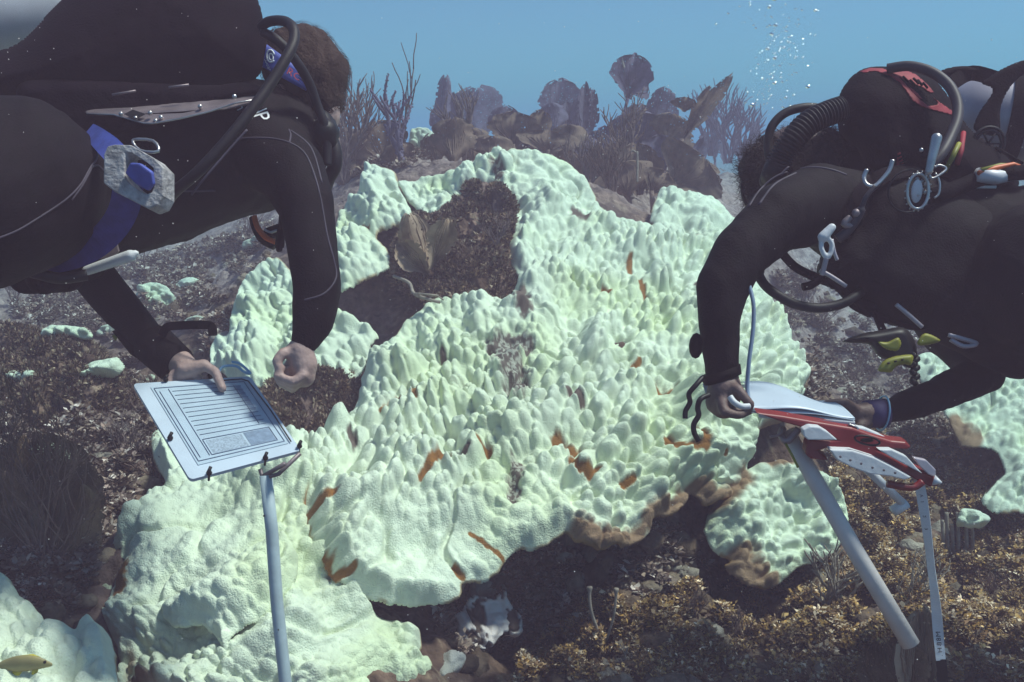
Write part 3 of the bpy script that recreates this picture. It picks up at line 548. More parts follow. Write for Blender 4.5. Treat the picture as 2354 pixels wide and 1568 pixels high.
rubble('coral_rubble', [([(1080,1290),(1560,1220),(1640,1330),(1300,1480),(1080,1540),(1000,1440)], 500), ([(1180,1568),(1250,1480),(1400,1420),(1560,1360),(1700,1330),(1800,1290),(1950,1270),(2100,1200),(2354,1180),(2380,1580),(1180,1600)], 1500), ([(1900,1080),(2000,1000),(2180,1020),(2300,1080),(2260,1200),(1960,1280)], 350), ([(1780,640),(1900,620),(2300,700),(2354,850),(2180,1000),(1900,1080),(1850,900)], 500), ([(0,880),(330,880),(360,1000),(340,1130),(230,1260),(200,1420),(100,1420),(0,1330)], 700), ([(240,620),(640,520),(600,640),(520,780),(400,780)], 250)], 'lumpy brown coral rubble littering the seabed', 81, .008, .05)
def fuzz(o, n, size=.010, seed=0):
    rng = np.random.default_rng(seed); k = len(o.data.vertices); co = np.empty(k * 3, np.float32); o.data.vertices.foreach_get('co', co); co = co.reshape(-1, 3); no = np.empty(k * 3, np.float32); o.data.vertices.foreach_get('normal', no); no = no.reshape(-1, 3)
    i = rng.integers(0, int(k * .93), n); i = i[fbm(co[i, 0] * 18, co[i, 2] * 18, 3) + .1 * rng.random(n) > .45]; n = len(i); P3 = co[i] + rng.normal(0, .002, (n, 3)); N3 = no[i]; V = []; C = []
    pal = np.array([(0.30, 0.19, 0.12), (0.20, 0.12, 0.09), (0.42, 0.31, 0.22), (0.12, 0.07, 0.06)]); base = pal[rng.integers(0, 4, n)] * rng.uniform(.6, 1.3, (n, 1))
    for q in range(4):
        dr = N3 + rng.normal(0, .7, (n, 3)) + np.array([0, 0, .3]); dr /= np.linalg.norm(dr, axis=1)[:, None]; sd_ = np.cross(dr, rng.normal(0, 1, (n, 3))); sd_ /= np.linalg.norm(sd_, axis=1)[:, None] + 1e-9
        L = (size * rng.uniform(.4, 1.6, n))[:, None]; w = L * rng.uniform(.08, .25, (n, 1)); V.append(np.stack([P3, P3 + dr * L * .55 + sd_ * w, P3 + dr * L, P3 + dr * L * .55 - sd_ * w], 1).reshape(-1, 3)); C.append(np.repeat(base * rng.uniform(.8, 1.2, (n, 1)), 4, 0))
    V = np.concatenate(V); f = mesh_obj('algae_fuzz', V, np.arange(len(V)).reshape(-1, 4), M['algae'], o, False, np.concatenate(C)); f['kind'] = 'stuff'
for k, o in enumerate([q for q in bpy.data.objects if q.name.startswith('reef_rock')]): fuzz(o, 14000, .016, k)
# ------------------------------------------------------------------ sea fans and gorgonians
def lobe(mbv, base, tip, width, d, seed, thick=0.006, d2=None, holes=0.05, power=0.75):
    """one thin netted blade with a ragged rim, built at its real distance"""
    rng = np.random.default_rng(seed); bx, by = base; tx, ty = tip; L = math.hypot(tx - bx, ty - by); ax, ay = (tx - bx) / L, (ty - by) / L; px, py = -ay, ax
    ns = max(10, int(L / 4)); nt = max(6, int(width / 4)) | 1; d2 = d if d2 is None else d2; V = []; pos = []
    ph = rng.uniform(0, 50)
    for i in range(ns + 1):
        s = i / ns; w = width * 0.56 * (0.16 + 0.84 * sstep(0.0, 0.55, s)) * max(0.02, 1 - max(0, (s - 0.45) / 0.56) ** 2.6) ** 0.5
        wj = w * (0.88 + 0.3 * float(fbm(np.array(s * 7 + ph), np.array(ph), 2)))
        for j in range(nt):
            t = j / (nt - 1) * 2 - 1; lj = 1 + 0.10 * (float(vnoise(np.array(t * 3 + ph), np.array(3.3))) - 0.5) * s
            uu = bx + ax * L * s * lj + px * t * wj; vv = by + ay * L * s * lj + py * t * wj
            dd = d + (d2 - d) * s + 0.035 * math.sin(t * 2.2 + ph) + 0.02 * math.sin(s * 5 + ph)
            V.append(W(uu, vv, dd))
    Fc = []
    for i in range(ns):
        for j in range(nt - 1):
            edge = (j == 0 or j == nt - 2 or i > ns - 3)
            if edge and rng.random() < holes * 3.0: continue
            Fc.append((i * nt + j, i * nt + j + 1, (i + 1) * nt + j + 1, (i + 1) * nt + j))
    mbv.add(V, Fc)
    # raised veins
    for k in range(5 + int(width / 14) + int(12 * (d < 2.5))):
        t0 = rng.uniform(-0.95, 0.95); pts = []
        for i in range(0, ns + 1, 2):
            j = int((t0 * (0.25 + 0.75 * i / ns) * 0.5 + 0.5) * (nt - 1)); pts.append(V[i * nt + j] + Vector((0, -0.003, 0)))
        if len(pts) > 2: mbv.tube(pts, [max(0.0012, 0.0042 * (1 - q / len(pts))) for q in range(len(pts))], 4)
def stem_to_ground(name, u, v, d, r, matl, parent):
    p = W(u, v, d); z = float(tz(p.x, p.y)) - 0.03; q = Vector((p.x + 0.01, p.y + 0.01, min(z, p.z - 0.03))); m = MB(); m.tube([p + Vector((0, 0, 0.02)), (p + q) / 2 + Vector((0.006, 0, 0)), q], [r, r * 1.1, r * 1.5], 7)
    return m.build(name, matl, parent)
def cr(x, y): return (760 + x * .4167, 61 + y * .4167)
FANS = [  # lobes in crop space (base, tip, width), depth, material, label
 ([((600,640),(632,272),48),((585,620),(578,450),40)], 6.0, 'fan_purple', 'tall narrow purple sea fan like an upright blade, left of the faded ones'),
 ([((655,600),(668,360),70)], 6.4, 'fan_purple', 'rounded blue grey sea fan just right of the tall upright blade'),
 ([((820,640),(800,328),175)], 7.6, 'fan_purple', 'broad pale faded sea fan, farthest of those left of the summit'),
 ([((950,650),(965,432),95)], 5.6, 'fan_purple', 'dark purple sea fan above the left side of the summit'),
 ([((1005,670),(1020,468),150)], 4.9, 'fan_brown', 'broad brown pointed sea fan directly above the summit'),
 ([((1110,650),(1180,465),70),((1115,650),(1125,485),45)], 4.9, 'fan_brown', 'brown sea fan in two upright blades right of the summit'),
 ([((1290,560),(1262,290),125)], 7.0, 'fan_purple', 'tall hazy blue sea fan with rounded top above the folded cluster'),
 ([((1240,600),(1215,420),85),((1300,600),(1292,418),65),((1335,600),(1345,430),55)], 6.0, 'fan_purple', 'cluster of folded lilac sea fan blades with pale rims'),
 ([((1395,660),(1400,315),40),((1425,650),(1445,348),48),((1375,650),(1365,400),48)], 5.8, 'fan_purple', 'narrow upright lilac sea fan in three tall folds'),
 ([((1200,700),(1215,572),190),((1320,700),(1310,540),110)], 4.8, 'fan_brown', 'low wide brown sea fan behind the summit'),
 ([((1640,400),(1680,148),120),((1650,330),(1752,215),80),((1660,370),(1748,320),72),((1640,330),(1598,240),60)], 5.6, 'fan_purple', 'lobed sea fan on a long bare stem, tallest above the mound'),
 ([((1800,600),(1855,342),95),((1700,560),(1700,425),90)], 6.0, 'fan_purple', 'blue grey sea fan with pale pointed tip right of the long stemmed fan'),
 ([((1700,700),(1690,468),175),((1760,700),(1790,520),110)], 5.0, 'fan_purple', 'big dark purple sea fan in the middle of the right hand cluster'),
 ([((1530,720),(1520,548),95),((1590,720),(1620,545),90)], 5.2, 'fan_purple', 'dark leafy sea fan at the left of the right hand cluster'),
 ([((1935,640),(2215,262),42),((1950,600),(2100,330),40),((1950,470),(1960,388),80),((1860,640),(1890,480),120),((1900,720),(1930,560),90)], 4.8, 'fan_brown', 'long diagonal sea fan blade pointing up right, lobed at its foot'),
 ([((1890,880),(2060,720),230),((1850,870),(2150,830),120)], 4.5, 'fan_brown', 'big rounded brown sea fan lying low above the mound right hump'),
 ([((1640,940),(1580,755),190),((1700,930),(1680,640),150)], 4.5, 'fan_brown', 'hazy brown sea fan leaning behind the right flank of the mound'),
 ([((1480,960),(1410,700),170),((1500,960),(1500,790),130)], 4.7, 'fan_brown', 'greyish sea fan just behind the upper right flank of the mound'),
 ([((1770,930),(1855,800),110)], 4.4, 'fan_brown', 'small triangular sea fan left of the low rounded brown fan'),
 ([((1980,740),(2060,610),36),((1900,740),(1960,640),40),((1990,740),(2000,640),36)], 5.4, 'fan_purple', 'short spiky sea fan blades above the low rounded brown fan'),
 ([((150,780),(90,560),95)], 5.0, 'fan_brown', 'faded pinkish sea fan at the far left of the fan row'),
 ([((320,780),(225,530),180)], 4.6, 'fan_brown', 'round dark brown sea fan left of the knobby branches'),
 ([((130,930),(45,705),80),((140,930),(95,640),60)], 4.6, 'fan_brown', 'feathery pink brown sea plume beside the left diver arm'),
 ([((680,760),(672,508),130),((590,780),(555,590),80)], 4.5, 'fan_brown', 'crinkled brown sea fan right of the square pale coral piece'),
 ([((790,760),(775,560),120)], 4.8, 'fan_brown', 'hazy brown sea fan left of the summit lumps'),
 ([((2120,760),(2120,510),34),((2060,760),(2060,560),30),((2170,760),(2160,600),34)], 8.5, 'fan_purple', 'faint distant sea plume between the fan cluster and the right diver hair'),
 ([((400,820),(370,640),120)], 4.5, 'fan_brown', 'brown sea fan in front of the knobby sea rod foot'),
 ([((880,740),(890,600),130)], 4.7, 'fan_brown', 'brown sea fan filling the dip below the broad pale fan'),
 ([((1060,740),(1070,590),110)], 5.0, 'fan_purple', 'purple sea fan low between the two brown fans above the summit'),
 ([((1380,760),(1370,600),130)], 5.0, 'fan_purple', 'purple sea fan at the foot of the three tall lilac folds'),
 ([((1580,860),(1590,650),140)], 4.7, 'fan_brown', 'brown sea fan below the bare stem of the tallest fan'),
 ([((1830,800),(1820,600),140)], 4.9, 'fan_purple', 'dark purple sea fan below the blue grey pointed one'),
 ([((1280,850),(1330,690),120)], 4.6, 'fan_brown', 'hazy brown sea fan touching the right shoulder of the summit'),
 ([((2270,740),(2275,640),60),((2340,740),(2345,510),30)], 8.5, 'fan_purple', 'faint distant sea plume touching the right diver hair')]
for k, (lobes, d, mt, lab) in enumerate(FANS):
    b0 = cr(*lobes[0][0]); t = empty('sea_fan', W(b0[0], b0[1], d), lab, 'sea fan', 'sea fans along the reef crest')
    m = MB()
    for q, (b, tp_, w) in enumerate(lobes):
        lobe(m, cr(*b), cr(*tp_), w * 0.4167 * 1.7, d + 0.06 * q, 100 + k * 7 + q, holes=0.05)
    m.build('blade', M[mt.replace('fan', 'lace')], t)
    if k == 10:
        m2 = MB(); m2.tube(wpath([(*cr(1640,400), d), (*cr(1622,480), d), (*cr(1618,600), d), (*cr(1620,700), d)]), 0.011, 7); m2.build('stem', M[mt], t)
        m2 = MB(); m2.tube(wpath([(*cr(1618,230), d), (*cr(1605,175), d)]), 0.009, 6); m2.build('broken_tip', M['rod'], t)
        b0 = cr(1620, 700)
    stem_to_ground('holdfast', b0[0], b0[1], d, 0.012, M[mt], t)
def branches(m, p, dirv, L, r, depth, rng, spread=0.5, knob=0.0, shrink=0.75, plane=None):
    pts = [p]; dv = dirv.normalized()
    for i in range(5):
        dv = (dv + Vector((rng.uniform(-1, 1), rng.uniform(-0.5, 0.5), rng.uniform(-0.6, 1))) * 0.16).normalized(); pts.append(pts[-1] + dv * L / 5)
    m.tube(pts, [r * (1 - 0.06 * i) * (1 + (knob if i % 2 else 0)) for i in range(6)], 6)
    if knob:
        for q in pts[1:]:
            for _ in range(3): m.ball(q + Vector((rng.uniform(-1, 1), rng.uniform(-1, 1), rng.uniform(-1, 1))) * r * 1.2, r * 0.7, 6)
    if depth > 0:
        for q in range(rng.choice([2, 2, 3])):
            i = rng.choice([2, 3, 4, 5]); nd = (dv + Vector((rng.uniform(-1, 1), rng.uniform(-0.5, 0.5), rng.uniform(-0.1, 0.6))) * spread * 1.6).normalized()
            branches(m, pts[i], nd, L * shrink, r * 0.75, depth - 1, rng, spread, knob, shrink)
def bush(name, u, v, L, r, depth, n, lab, cat, mt, d=None, knob=0, spread=0.5, seed=1, lean=(0, 0, 1), fan=0.5):
    rng = random.Random(seed); d = d or float(drop(u, v)[0]); p = W(u, v, d); m = MB()
    for q in range(n):
        branches(m, p + Vector((rng.uniform(-1, 1) * r * 2, rng.uniform(-1, 1) * r * 2, -0.02)), Vector(lean) + Vector((rng.uniform(-fan, fan), rng.uniform(-0.3, 0.3), rng.uniform(0, 0.4))), L, r, depth, rng, spread, knob)
    o = m.build(name, M[mt], None); return tag(o, lab, cat)
bush('sea_rod', *cr(430,760), 0.22, 0.011, 2, 3, 'knobby dark branching sea rod left of the square pale coral piece', 'sea rod', 'fan_purple', 4.45, knob=0.5, seed=4, lean=(-0.45, 0, 1), fan=0.2)
bush('sea_whip', *cr(405,700), 0.36, 0.006, 2, 1, 'thin bare forked sea whip rising above the knobby sea rod', 'sea whip', 'fan_dark', 4.7, seed=9, spread=0.22, lean=(0.03, 0, 1), fan=0.02)
PL = [(180,760,.20,'fan_pink',4.7),(250,700,.14,'fan_brown',4.8),(500,720,.15,'fan_dark',4.5),(560,760,.16,'fan_brown',4.4),(740,720,.15,'fan_pink',4.6),(860,680,.14,'fan_brown',5.0),(1080,690,.12,'fan_brown',4.8),(1160,680,.14,'fan_purple',5.2),
      (1360,720,.17,'fan_purple',5.2),(1440,760,.16,'fan_brown',4.8),(1540,780,.18,'fan_purple',4.8),(1650,760,.17,'fan_brown',4.7),(1760,800,.17,'fan_dark',4.6),(1850,760,.17,'fan_purple',4.9),(1960,800,.14,'fan_brown',4.7),(1420,900,.13,'fan_pink',4.3),(1560,960,.14,'fan_brown',4.3),(1700,930,.16,'fan_pink',4.3),(60,850,.16,'fan_pink',4.4),(110,760,.18,'fan_brown',4.6),(2100,700,.26,'fan_purple',7.5),(2260,760,.26,'fan_purple',7.5),(2200,740,.2,'fan_purple',7.0)]
WH = ['left end of the crest, pinkish','beside the round dark fan','under the thin bare whip','left of the square pale piece','left of the summit','against the broad pale fan','above the summit peak','right of the summit','under the folded lilac cluster','at the top of the right flank','under the dark leafy fan','below the long bare stem','under the middle dark fan','between the fans of the right cluster','beside the diagonal blade','low on the right flank','lower on the right flank beside hazy fan','just left of the low rounded fan','close to the left diver elbow','behind the left diver elbow','faint in the far water, right of the crest','faint beside the right diver curls','faint between the two distant plumes']
for k, (x_, y_, L_p, mt_, d_p) in enumerate(PL):
    if k in (1, 2, 3, 5, 6, 7, 8, 9, 10, 12, 13, 14, 17): continue
    p_ = W(*cr(x_, y_), d_p); bush('sea_plume', *cr(x_, y_), L_p, .0065 * d_p / 4.5, 3, 6, 'feathery branching sea plume ' + WH[k], 'sea plume', mt_, d_p, spread=.38, seed=300 + k, fan=.45)['group'] = 'sea plumes along the reef crest'
m = MB(); m.tube(wpath([(*cr(1690,860), 4.3), (*cr(1692,760), 4.3), (*cr(1690,690), 4.3)]), 0.007, 6); m.tube(wpath([(*cr(1690,700), 4.3), (*cr(1665,685), 4.3), (*cr(1655,700), 4.3)]), 0.006, 6)
tag(m.build('sea_whip', M['rod']), 'single pale hooked sea whip in front of the right hand fan cluster', 'sea whip')
m = MB(); DD = 2.95
m.tube(wpath([(905,635,3.1),(940,650,3.05),(952,675,3.0),(985,688,DD),(1012,695,DD)]), 0.006, 6); m.tube(wpath([(952,675,3.0),(975,676,DD),(1008,680,DD)]), 0.004, 6); m.tube(wpath([(985,688,DD),(1000,678,DD),(1020,690,DD)]), 0.003, 6)
tag(m.build('sea_whip', M['rod']), 'pale twisted twig of sea whip across the shaded hollow', 'sea whip')
m = MB(); lobe(m, (985,620), (940,490), 70, 3.15, 501, holes=.12); lobe(m, (990,620), (1030,500), 60, 3.12, 502, holes=.12); lobe(m, (985,630), (915,560), 60, 3.1, 503, holes=.12)
o = m.build('sea_fan', M['lace_tan']); tag(o, 'pinkish feathery sea fan growing in the hollow below the summit', 'sea fan')
# big dark fan at left
t = empty('sea_fan', W(110, 1320, 2.0), 'large dark brown sea fan at the left edge, below the white coral tuft', 'sea fan')
m = MB(); lobe(m, (130,1350), (60,1010), 260, 2.05, 301, holes=.03, power=.5); lobe(m, (120,1340), (185,1110), 150, 2.02, 303, holes=.03); lobe(m, (90,1350), (-60,1120), 180, 2.08, 304, holes=.03); bl_ = m.build('blade', M['lace_dark'], t)
stem_to_ground('stem', 120, 1330, 2.03, 0.010, M['fan_dark'], t)
bush('sea_shrub', 110, 1330, .20, .0022, 4, 9, 'fine dark twigs laced over the large sea fan at the left edge', 'gorgonian', 'fan_brown', d=1.98, seed=777, spread=.5, fan=.75)
# corner fan at lower right
t = empty('sea_fan', W(2090, 1600, 1.75), 'tan sea fan at the bottom edge beneath the slanting pipe end', 'sea fan')
m = MB(); lobe(m, (2098,1660), (2115,1400), 90, 1.74, 311, holes=.05, power=.45); m.build('pale_blade', M['lace_tan'], t)
m = MB(); lobe(m, (2090,1660), (2030,1470), 150, 1.78, 312, holes=.03, power=.4); m.build('dark_blade', M['lace_dark'], t)
# branching gorgonians on the right floor
bush('sea_rod', 1885, 1420, 0.10, 0.0055, 3, 4, 'dense tan branching gorgonian beside the slanting pipe', 'gorgonian', 'rod', seed=21, spread=0.6, fan=0.7)
bush('sea_rod', 1990, 1190, 0.07, 0.004, 3, 6, 'brown bushy gorgonian below the red frame, behind the small white handle', 'gorgonian', 'fan_brown', seed=22, spread=0.5, fan=0.8)
bush('sea_rod', 1890, 1300, 0.06, 0.006, 2, 3, 'short dark gorgonian stump left of the slanting pipe', 'gorgonian', 'fan_dark', seed=23, spread=0.4, fan=0.5)
bush('sea_rod', 2110, 1400, 0.07, 0.003, 3, 5, 'fine twiggy gorgonian between the pipe and the hanging tape', 'gorgonian', 'rod', seed=24, spread=0.7, fan=0.7)
bush('sea_rod', 1240, 1545, 0.045, 0.0035, 1, 4, 'little pale gorgonian twigs at the bottom edge under the plate', 'gorgonian', 'rod', seed=25, spread=0.4, fan=0.5)
m = MB(); d0 = float(drop(2200, 1285)[0])
for uu, top in [(2168,1195),(2178,1178),(2190,1205),(2203,1178),(2222,1190),(2236,1200)]:
    m.tube(wpath([(2198,1278,d0),(lerp(2198,uu,.9),1262,d0 - .02),(uu,1235,d0 - .03),(uu - 2,top,d0 - .03)], 5), [0.0055] * 15 + [0.006], 7)
tag(m.build('sea_rod', M['rod']), 'candelabra shaped pale sea rod right of the hanging tape', 'gorgonian')
m = MB(); d0 = float(drop(1385, 1490)[0])
m.tube(wpath([(1385,1500,d0),(1375,1455,d0 - .03),(1358,1400,d0 - .05),(1355,1348,d0 - .05)]), [0.004] * 22 + [0.006, 0.008, 0.007], 8)
m.tube(wpath([(1387,1495,d0),(1398,1460,d0 - .02),(1412,1410,d0 - .03),(1417,1352,d0 - .03)]), [0.0035] * 22 + [0.005, 0.007, 0.006], 8)
tag(m.build('sea_rod', M['rod']), 'two thin upright stalks with pale tips in front of the shaded cavity', 'gorgonian')
GB = [(1890,760,.09,'fan_brown',3,5,'hazy brown shrub on the reef slope left of the yellow regulator'),(1960,900,.08,'fan_brown',3,5,'small hazy shrub above the right slate, on the slope'),(1850,700,.10,'fan_pink',3,5,'faint pinkish shrub under the right diver hanging hose loop'),(2120,960,.06,'fan_pink',3,5,'low shrub behind the right diver far forearm'),
 (330,960,.08,'fan_brown',3,5,'wispy brown shrub at the top left corner of the left slate'),(290,1060,.07,'fan_pink',3,6,'wispy pinkish shrub left of the left slate edge'),(220,960,.07,'fan_brown',3,5,'brown shrub below the white knobby coral at left'),(350,1120,.05,'fan_brown',3,5,'little shrub below the left slate lower corner'),(40,700,.12,'fan_pink',3,5,'faint pinkish shrub under the left diver belly pouch'),
 (320,640,.14,'fan_pink',3,5,'faint shrub behind the bleached clump under the left diver'),(570,560,.14,'fan_pink',3,5,'hazy shrub between the left diver chest and arm'),(150,1130,.05,'fan_brown',3,5,'short shrub beside the large dark sea fan'),
 (1450,1530,.035,'rod',2,5,'tiny pale shrub near the bottom edge, right of the two thin stalks'),(1700,1480,.045,'fan_brown',3,5,'brown shrub on the turf left of the pipe end'),(2280,1380,.05,'fan_brown',3,5,'brown shrub near the right edge beyond the tape'),(2220,1500,.04,'rod',3,5,'tan shrub in the bottom right corner beyond the tape'),(1600,1420,.04,'fan_brown',3,5,'brown shrub in front of the shaded cavity'),(1060,640,.07,'fan_brown',3,4,'brown shrub on the shaggy rock in the hollow'),(1140,560,.05,'fan_pink',3,4,'small shrub high on the shaggy rock in the hollow')]
for k, (u_, v_, L_b, mt_, dp_, n_, lab_) in enumerate(GB):
    bush('sea_shrub', u_, v_, L_b, .0028, dp_, n_, lab_, 'gorgonian', mt_, seed=500 + k, spread=.55, fan=.7, d=(3.2 if k == 17 else 3.25 if k == 18 else None))['group'] = 'small gorgonian shrubs on the reef'
for k, (u_, v_, w_, h_, d_, lab_) in enumerate([(250,760,60,26,3.9,'hazy pale coral cap below the left diver belly, left of the arm'),(450,740,70,30,4.2,'hazy pale coral cap between the left diver two arms'),(30,960,50,22,2.8,'pale coral cap at the left edge above the dark sea fan'),(345,870,30,20,3.2,'tiny pale coral knob just above the left slate corner'),(590,560,60,30,5.0,'hazy pale coral cap far behind the left diver chest'),(2080,1010,60,26,3.3,'dim pale coral patch below the right diver far wrist')]):
    o = coral('coral_clump', [(u_ - w_ * .5, v_ + h_ * .4), (u_ - w_ * .4, v_ - h_ * .2), (u_ - w_ * .1, v_ - h_ * .5), (u_ + w_ * .25, v_ - h_ * .4), (u_ + w_ * .5, v_ + h_ * .1), (u_ + w_ * .3, v_ + h_ * .5)], None, 0, 2.6, kd=2.5, kh=1.2, kr=1.1, lump=.6, dfun=lambda u, v, dd=float(drop(u_, v_ + h_ * .5)[0]) - .03: dd, seed=600 + k, edge=8, rim=False, zones=False, under=.3, base=(.55, .56, .45)); tag(o, lab_, 'coral')
# ------------------------------------------------------------------ fish
t = empty('fish', W(60, 1530, 1.5), 'brown fish with yellow fins in the bottom left corner', 'fish')
fd = 1.5; m = MB()
prof = [(-30,1545,6),(-5,1538,10),(15,1530,15),(40,1526,20),(65,1524,20),(88,1524,16),(105,1526,10),(120,1528,3)]
pp = wpath([(a, b, fd) for a, b, c in prof], 4); rs = np.interp(np.linspace(0, 7, len(pp)), range(8), [c / F * fd for a, b, c in prof]); m.tube(pp, list(rs), 14)
for i in range(len(m.v)):
    y = m.v[i]; m.v[i] = (y[0], W(0, 1530, fd).y + (y[1] - W(0, 1530, fd).y) * 0.5, y[2])
bd = m.build('body', M['fish_brown'], t)
m = MB(); th = Vector((0, 0.002, 0))
m.slab([W(-20,1552,fd), W(-40,1520,fd), W(-25,1546,fd), W(-10,1560,fd), W(-30,1585,fd)], th); m.build('tail', M['fish_yellow'], t)
m = MB(); m.slab([W(30,1542,fd), W(50,1545,fd), W(38,1562,fd), W(22,1558,fd)], th); m.slab([W(75,1538,fd), W(88,1538,fd), W(82,1556,fd), W(72,1550,fd)], th); m.slab([W(5,1544,fd), W(20,1545,fd), W(8,1566,fd), W(-2,1562,fd)], th); m.build('fins', M['fish_yellow'], t)
m = MB(); m.slab([W(20,1520,fd), W(45,1508,fd), W(75,1505,fd), W(92,1512,fd), W(60,1512,fd)], th); m.build('dorsal_fin', M['fish_yellow'], t)
m = MB(); m.ball(W(103,1522,fd - 0.006), 0.0028, 8); m.build('eye', M['plastic'], t)
# ------------------------------------------------------------------ people
def person(label, base, segs, suit, hair, skin, hands, suit_extra=(), cut=None, hairmat='hair1', hair_vox=0.006, hairdisp=0.006, suitname='wetsuit'):
    """segs: tapered capsules (p, r, q, r) of the whole body; suit: indices of the segments the wetsuit covers"""
    t = empty('person', base, label, 'person')
    m = MB()
    for (p, r0, q, r1) in segs: m.capsule(p, r0, q, r1, 18)
    for h in hands:
        for (p, r0, q, r1) in h: m.capsule(p, r0, q, r1, 12)
    b = m.build('body', skin, t); finish(b, voxel=0.0042, smooth=3)
    m = MB()
    for (p, r0, q, r1) in suit: m.capsule(p, r0, q, r1, 20)
    s = m.build(suitname, M['neo'], t); finish(s, voxel=0.007, smooth=10)
    wrinkle(s, 0.007, 11); wrinkle(s, 0.003, 30)
    if hair:
        m = MB()
        for (c, r, rot) in hair: m.ball(c, r, 24, rot)
        h = m.build('hair', M[hairmat], t); finish(h, voxel=hair_vox, smooth=2); wrinkle(h, hairdisp, 38)
        strands(h, t, hairmat, 5200 if hairmat == 'hair1' else 3000, .016 if hairmat == 'hair1' else .02, hairmat != 'hair1')
    return t, b, s
def strands(h, parent, mt, n, L, curly):
    rng = np.random.default_rng(4); vs = [v.co.copy() for v in h.data.vertices]; ns = [v.normal.copy() for v in h.data.vertices]; V = []; Fc = []; cen = sum(vs, Vector()) / len(vs)
    for k in rng.integers(0, len(vs), n):
        p = vs[k]; nn = ns[k]; fl = Vector((.75, .1, -.65)) if not curly else Vector((rng.normal(), rng.normal(), rng.normal())); fl = (fl - nn * fl.dot(nn)).normalized(); sdv = nn.cross(fl) * (.0006 if not curly else .0007); a = rng.normal(0, .25); q = p - nn * .0005; c = len(V); LL = L * rng.uniform(.5, 1.3)
        for i in range(5):
            f = i / 4; ph = f * (3.6 if curly else .6) + a; q2 = p + fl * LL * (f if not curly else .55 * math.sin(ph)) + sdv * (rng.normal(0, .6) + a * 6 * f) * (1 if not curly else 0) + nn * (.002 + (.004 * math.sin(f * 3.1) if not curly else LL * .9 * f)) + (nn.cross(fl) * LL * .45 * (1 - math.cos(ph)) if curly else Vector())
            w = sdv * (1.1 - f * .9); V += [q2 - w, q2 + w]
        Fc += [(c + 2 * i, c + 2 * i + 1, c + 2 * i + 3, c + 2 * i + 2) for i in range(4)]
    return mesh_obj('hair_strands', V, Fc, M[mt], parent, True)
def wrinkle(o, amp, f=14):
    me = o.data; n = len(me.vertices); co = np.empty(n * 3, np.float32); me.vertices.foreach_get('co', co); co = co.reshape(-1, 3); no = np.empty(n * 3, np.float32); me.vertices.foreach_get('normal', no); no = no.reshape(-1, 3)
    a = np.abs(fbm(co[:, 0] * f + co[:, 1] * f * 0.6, co[:, 2] * f * 0.7 - co[:, 1] * f * .5 + 30, 3) - 0.5) * 2
    co = co - no * (a[:, None] * -amp + amp * 0.4); me.vertices.foreach_set('co', co.ravel()); me.update()
def cap(u0, v0, d0, r0, u1, v1, d1, r1): return (W(u0, v0, d0), r0, W(u1, v1, d1), r1)
def grow(seg, k): return [(p, r + k, q, s + k) for p, r, q, s in seg]
def finger(*pts, r=0.0085):
    P = [W(*p) for p in pts]; out = []
    for i in range(len(P) - 1): out.append((P[i], r * (1.05 - 0.10 * i), P[i + 1], r * (1.05 - 0.10 * (i + 1))))
    return out
def onpts(surf, uv, lift, n=6, dflt=1.7):
    pts = spline([Vector((a, b, 0)) for a, b in uv], n); return [surf.at(p.x, p.y, lift, dflt) for p in pts]
def seam(surf, uv, r=0.0022, name='seam', parent=None, m_=None, lift=0.0, dflt=1.7):
    m = MB(); m.tube(onpts(surf, uv, lift, 6, dflt), r, 6); return m.build(name, m_ or M['seam'], parent)
def ribbon(name, path, width, thick, mt, parent=None, normal=None):
    """flat webbing along world points; width vector may be per point"""
    P = [Vector(p) for p in path]; n = len(P); V = []; Fc = []
    for i, p in enumerate(P):
        t = (P[min(i + 1, n - 1)] - P[max(i - 1, 0)]).normalized(); nn = (normal[i] if isinstance(normal, list) else normal) if normal is not None else (p - Vector((0, 0, CAMZ))).normalized()
        w = t.cross(nn).normalized(); nn = w.cross(t).normalized(); hw = (width[i] if isinstance(width, list) else width) / 2
        for a, b in ((-1, -1), (1, -1), (1, 1), (-1, 1)): V.append(p + w * hw * a + nn * thick / 2 * b)
    for i in range(n - 1):
        for k in range(4): Fc.append((i * 4 + k, i * 4 + (k + 1) % 4, i * 4 + 4 + (k + 1) % 4, i * 4 + 4 + k))
    Fc += [(0, 1, 2, 3), (n * 4 - 4, n * 4 - 1, n * 4 - 2, n * 4 - 3)]
    m = MB(); m.add(V, Fc); return m.build(name, mt, parent, smooth=False)
_font_cache = {}
def text_tris(s, size=1.0, thick=0.0, res=2, shear=0.0):
    cu = bpy.data.curves.new('t', 'FONT'); cu.body = s; cu.size = size; cu.extrude = thick; cu.resolution_u = res; cu.align_x = 'CENTER'; cu.align_y = 'CENTER'; cu.shear = shear
    o = bpy.data.objects.new('t', cu); LINK(o); bpy.context.view_layer.update(); dg = bpy.context.evaluated_depsgraph_get(); me = bpy.data.meshes.new_from_object(o.evaluated_get(dg), depsgraph=dg)
    V = [v.co.copy() for v in me.vertices]; Fc = [tuple(p.vertices) for p in me.polygons]; bpy.data.objects.remove(o); return V, Fc
def text_on(s, fn, size, name, mt, parent, thick=0.0, shear=0.0):
    """lettering whose flat coordinates pass through fn(x, y, z) -> world point"""
    V, Fc = text_tris(s, size, thick, shear=shear); m = MB(); m.add([fn(v.x, v.y, v.z) for v in V], Fc); o = mesh_obj(name, m.v, m.f, mt, parent, False); return o
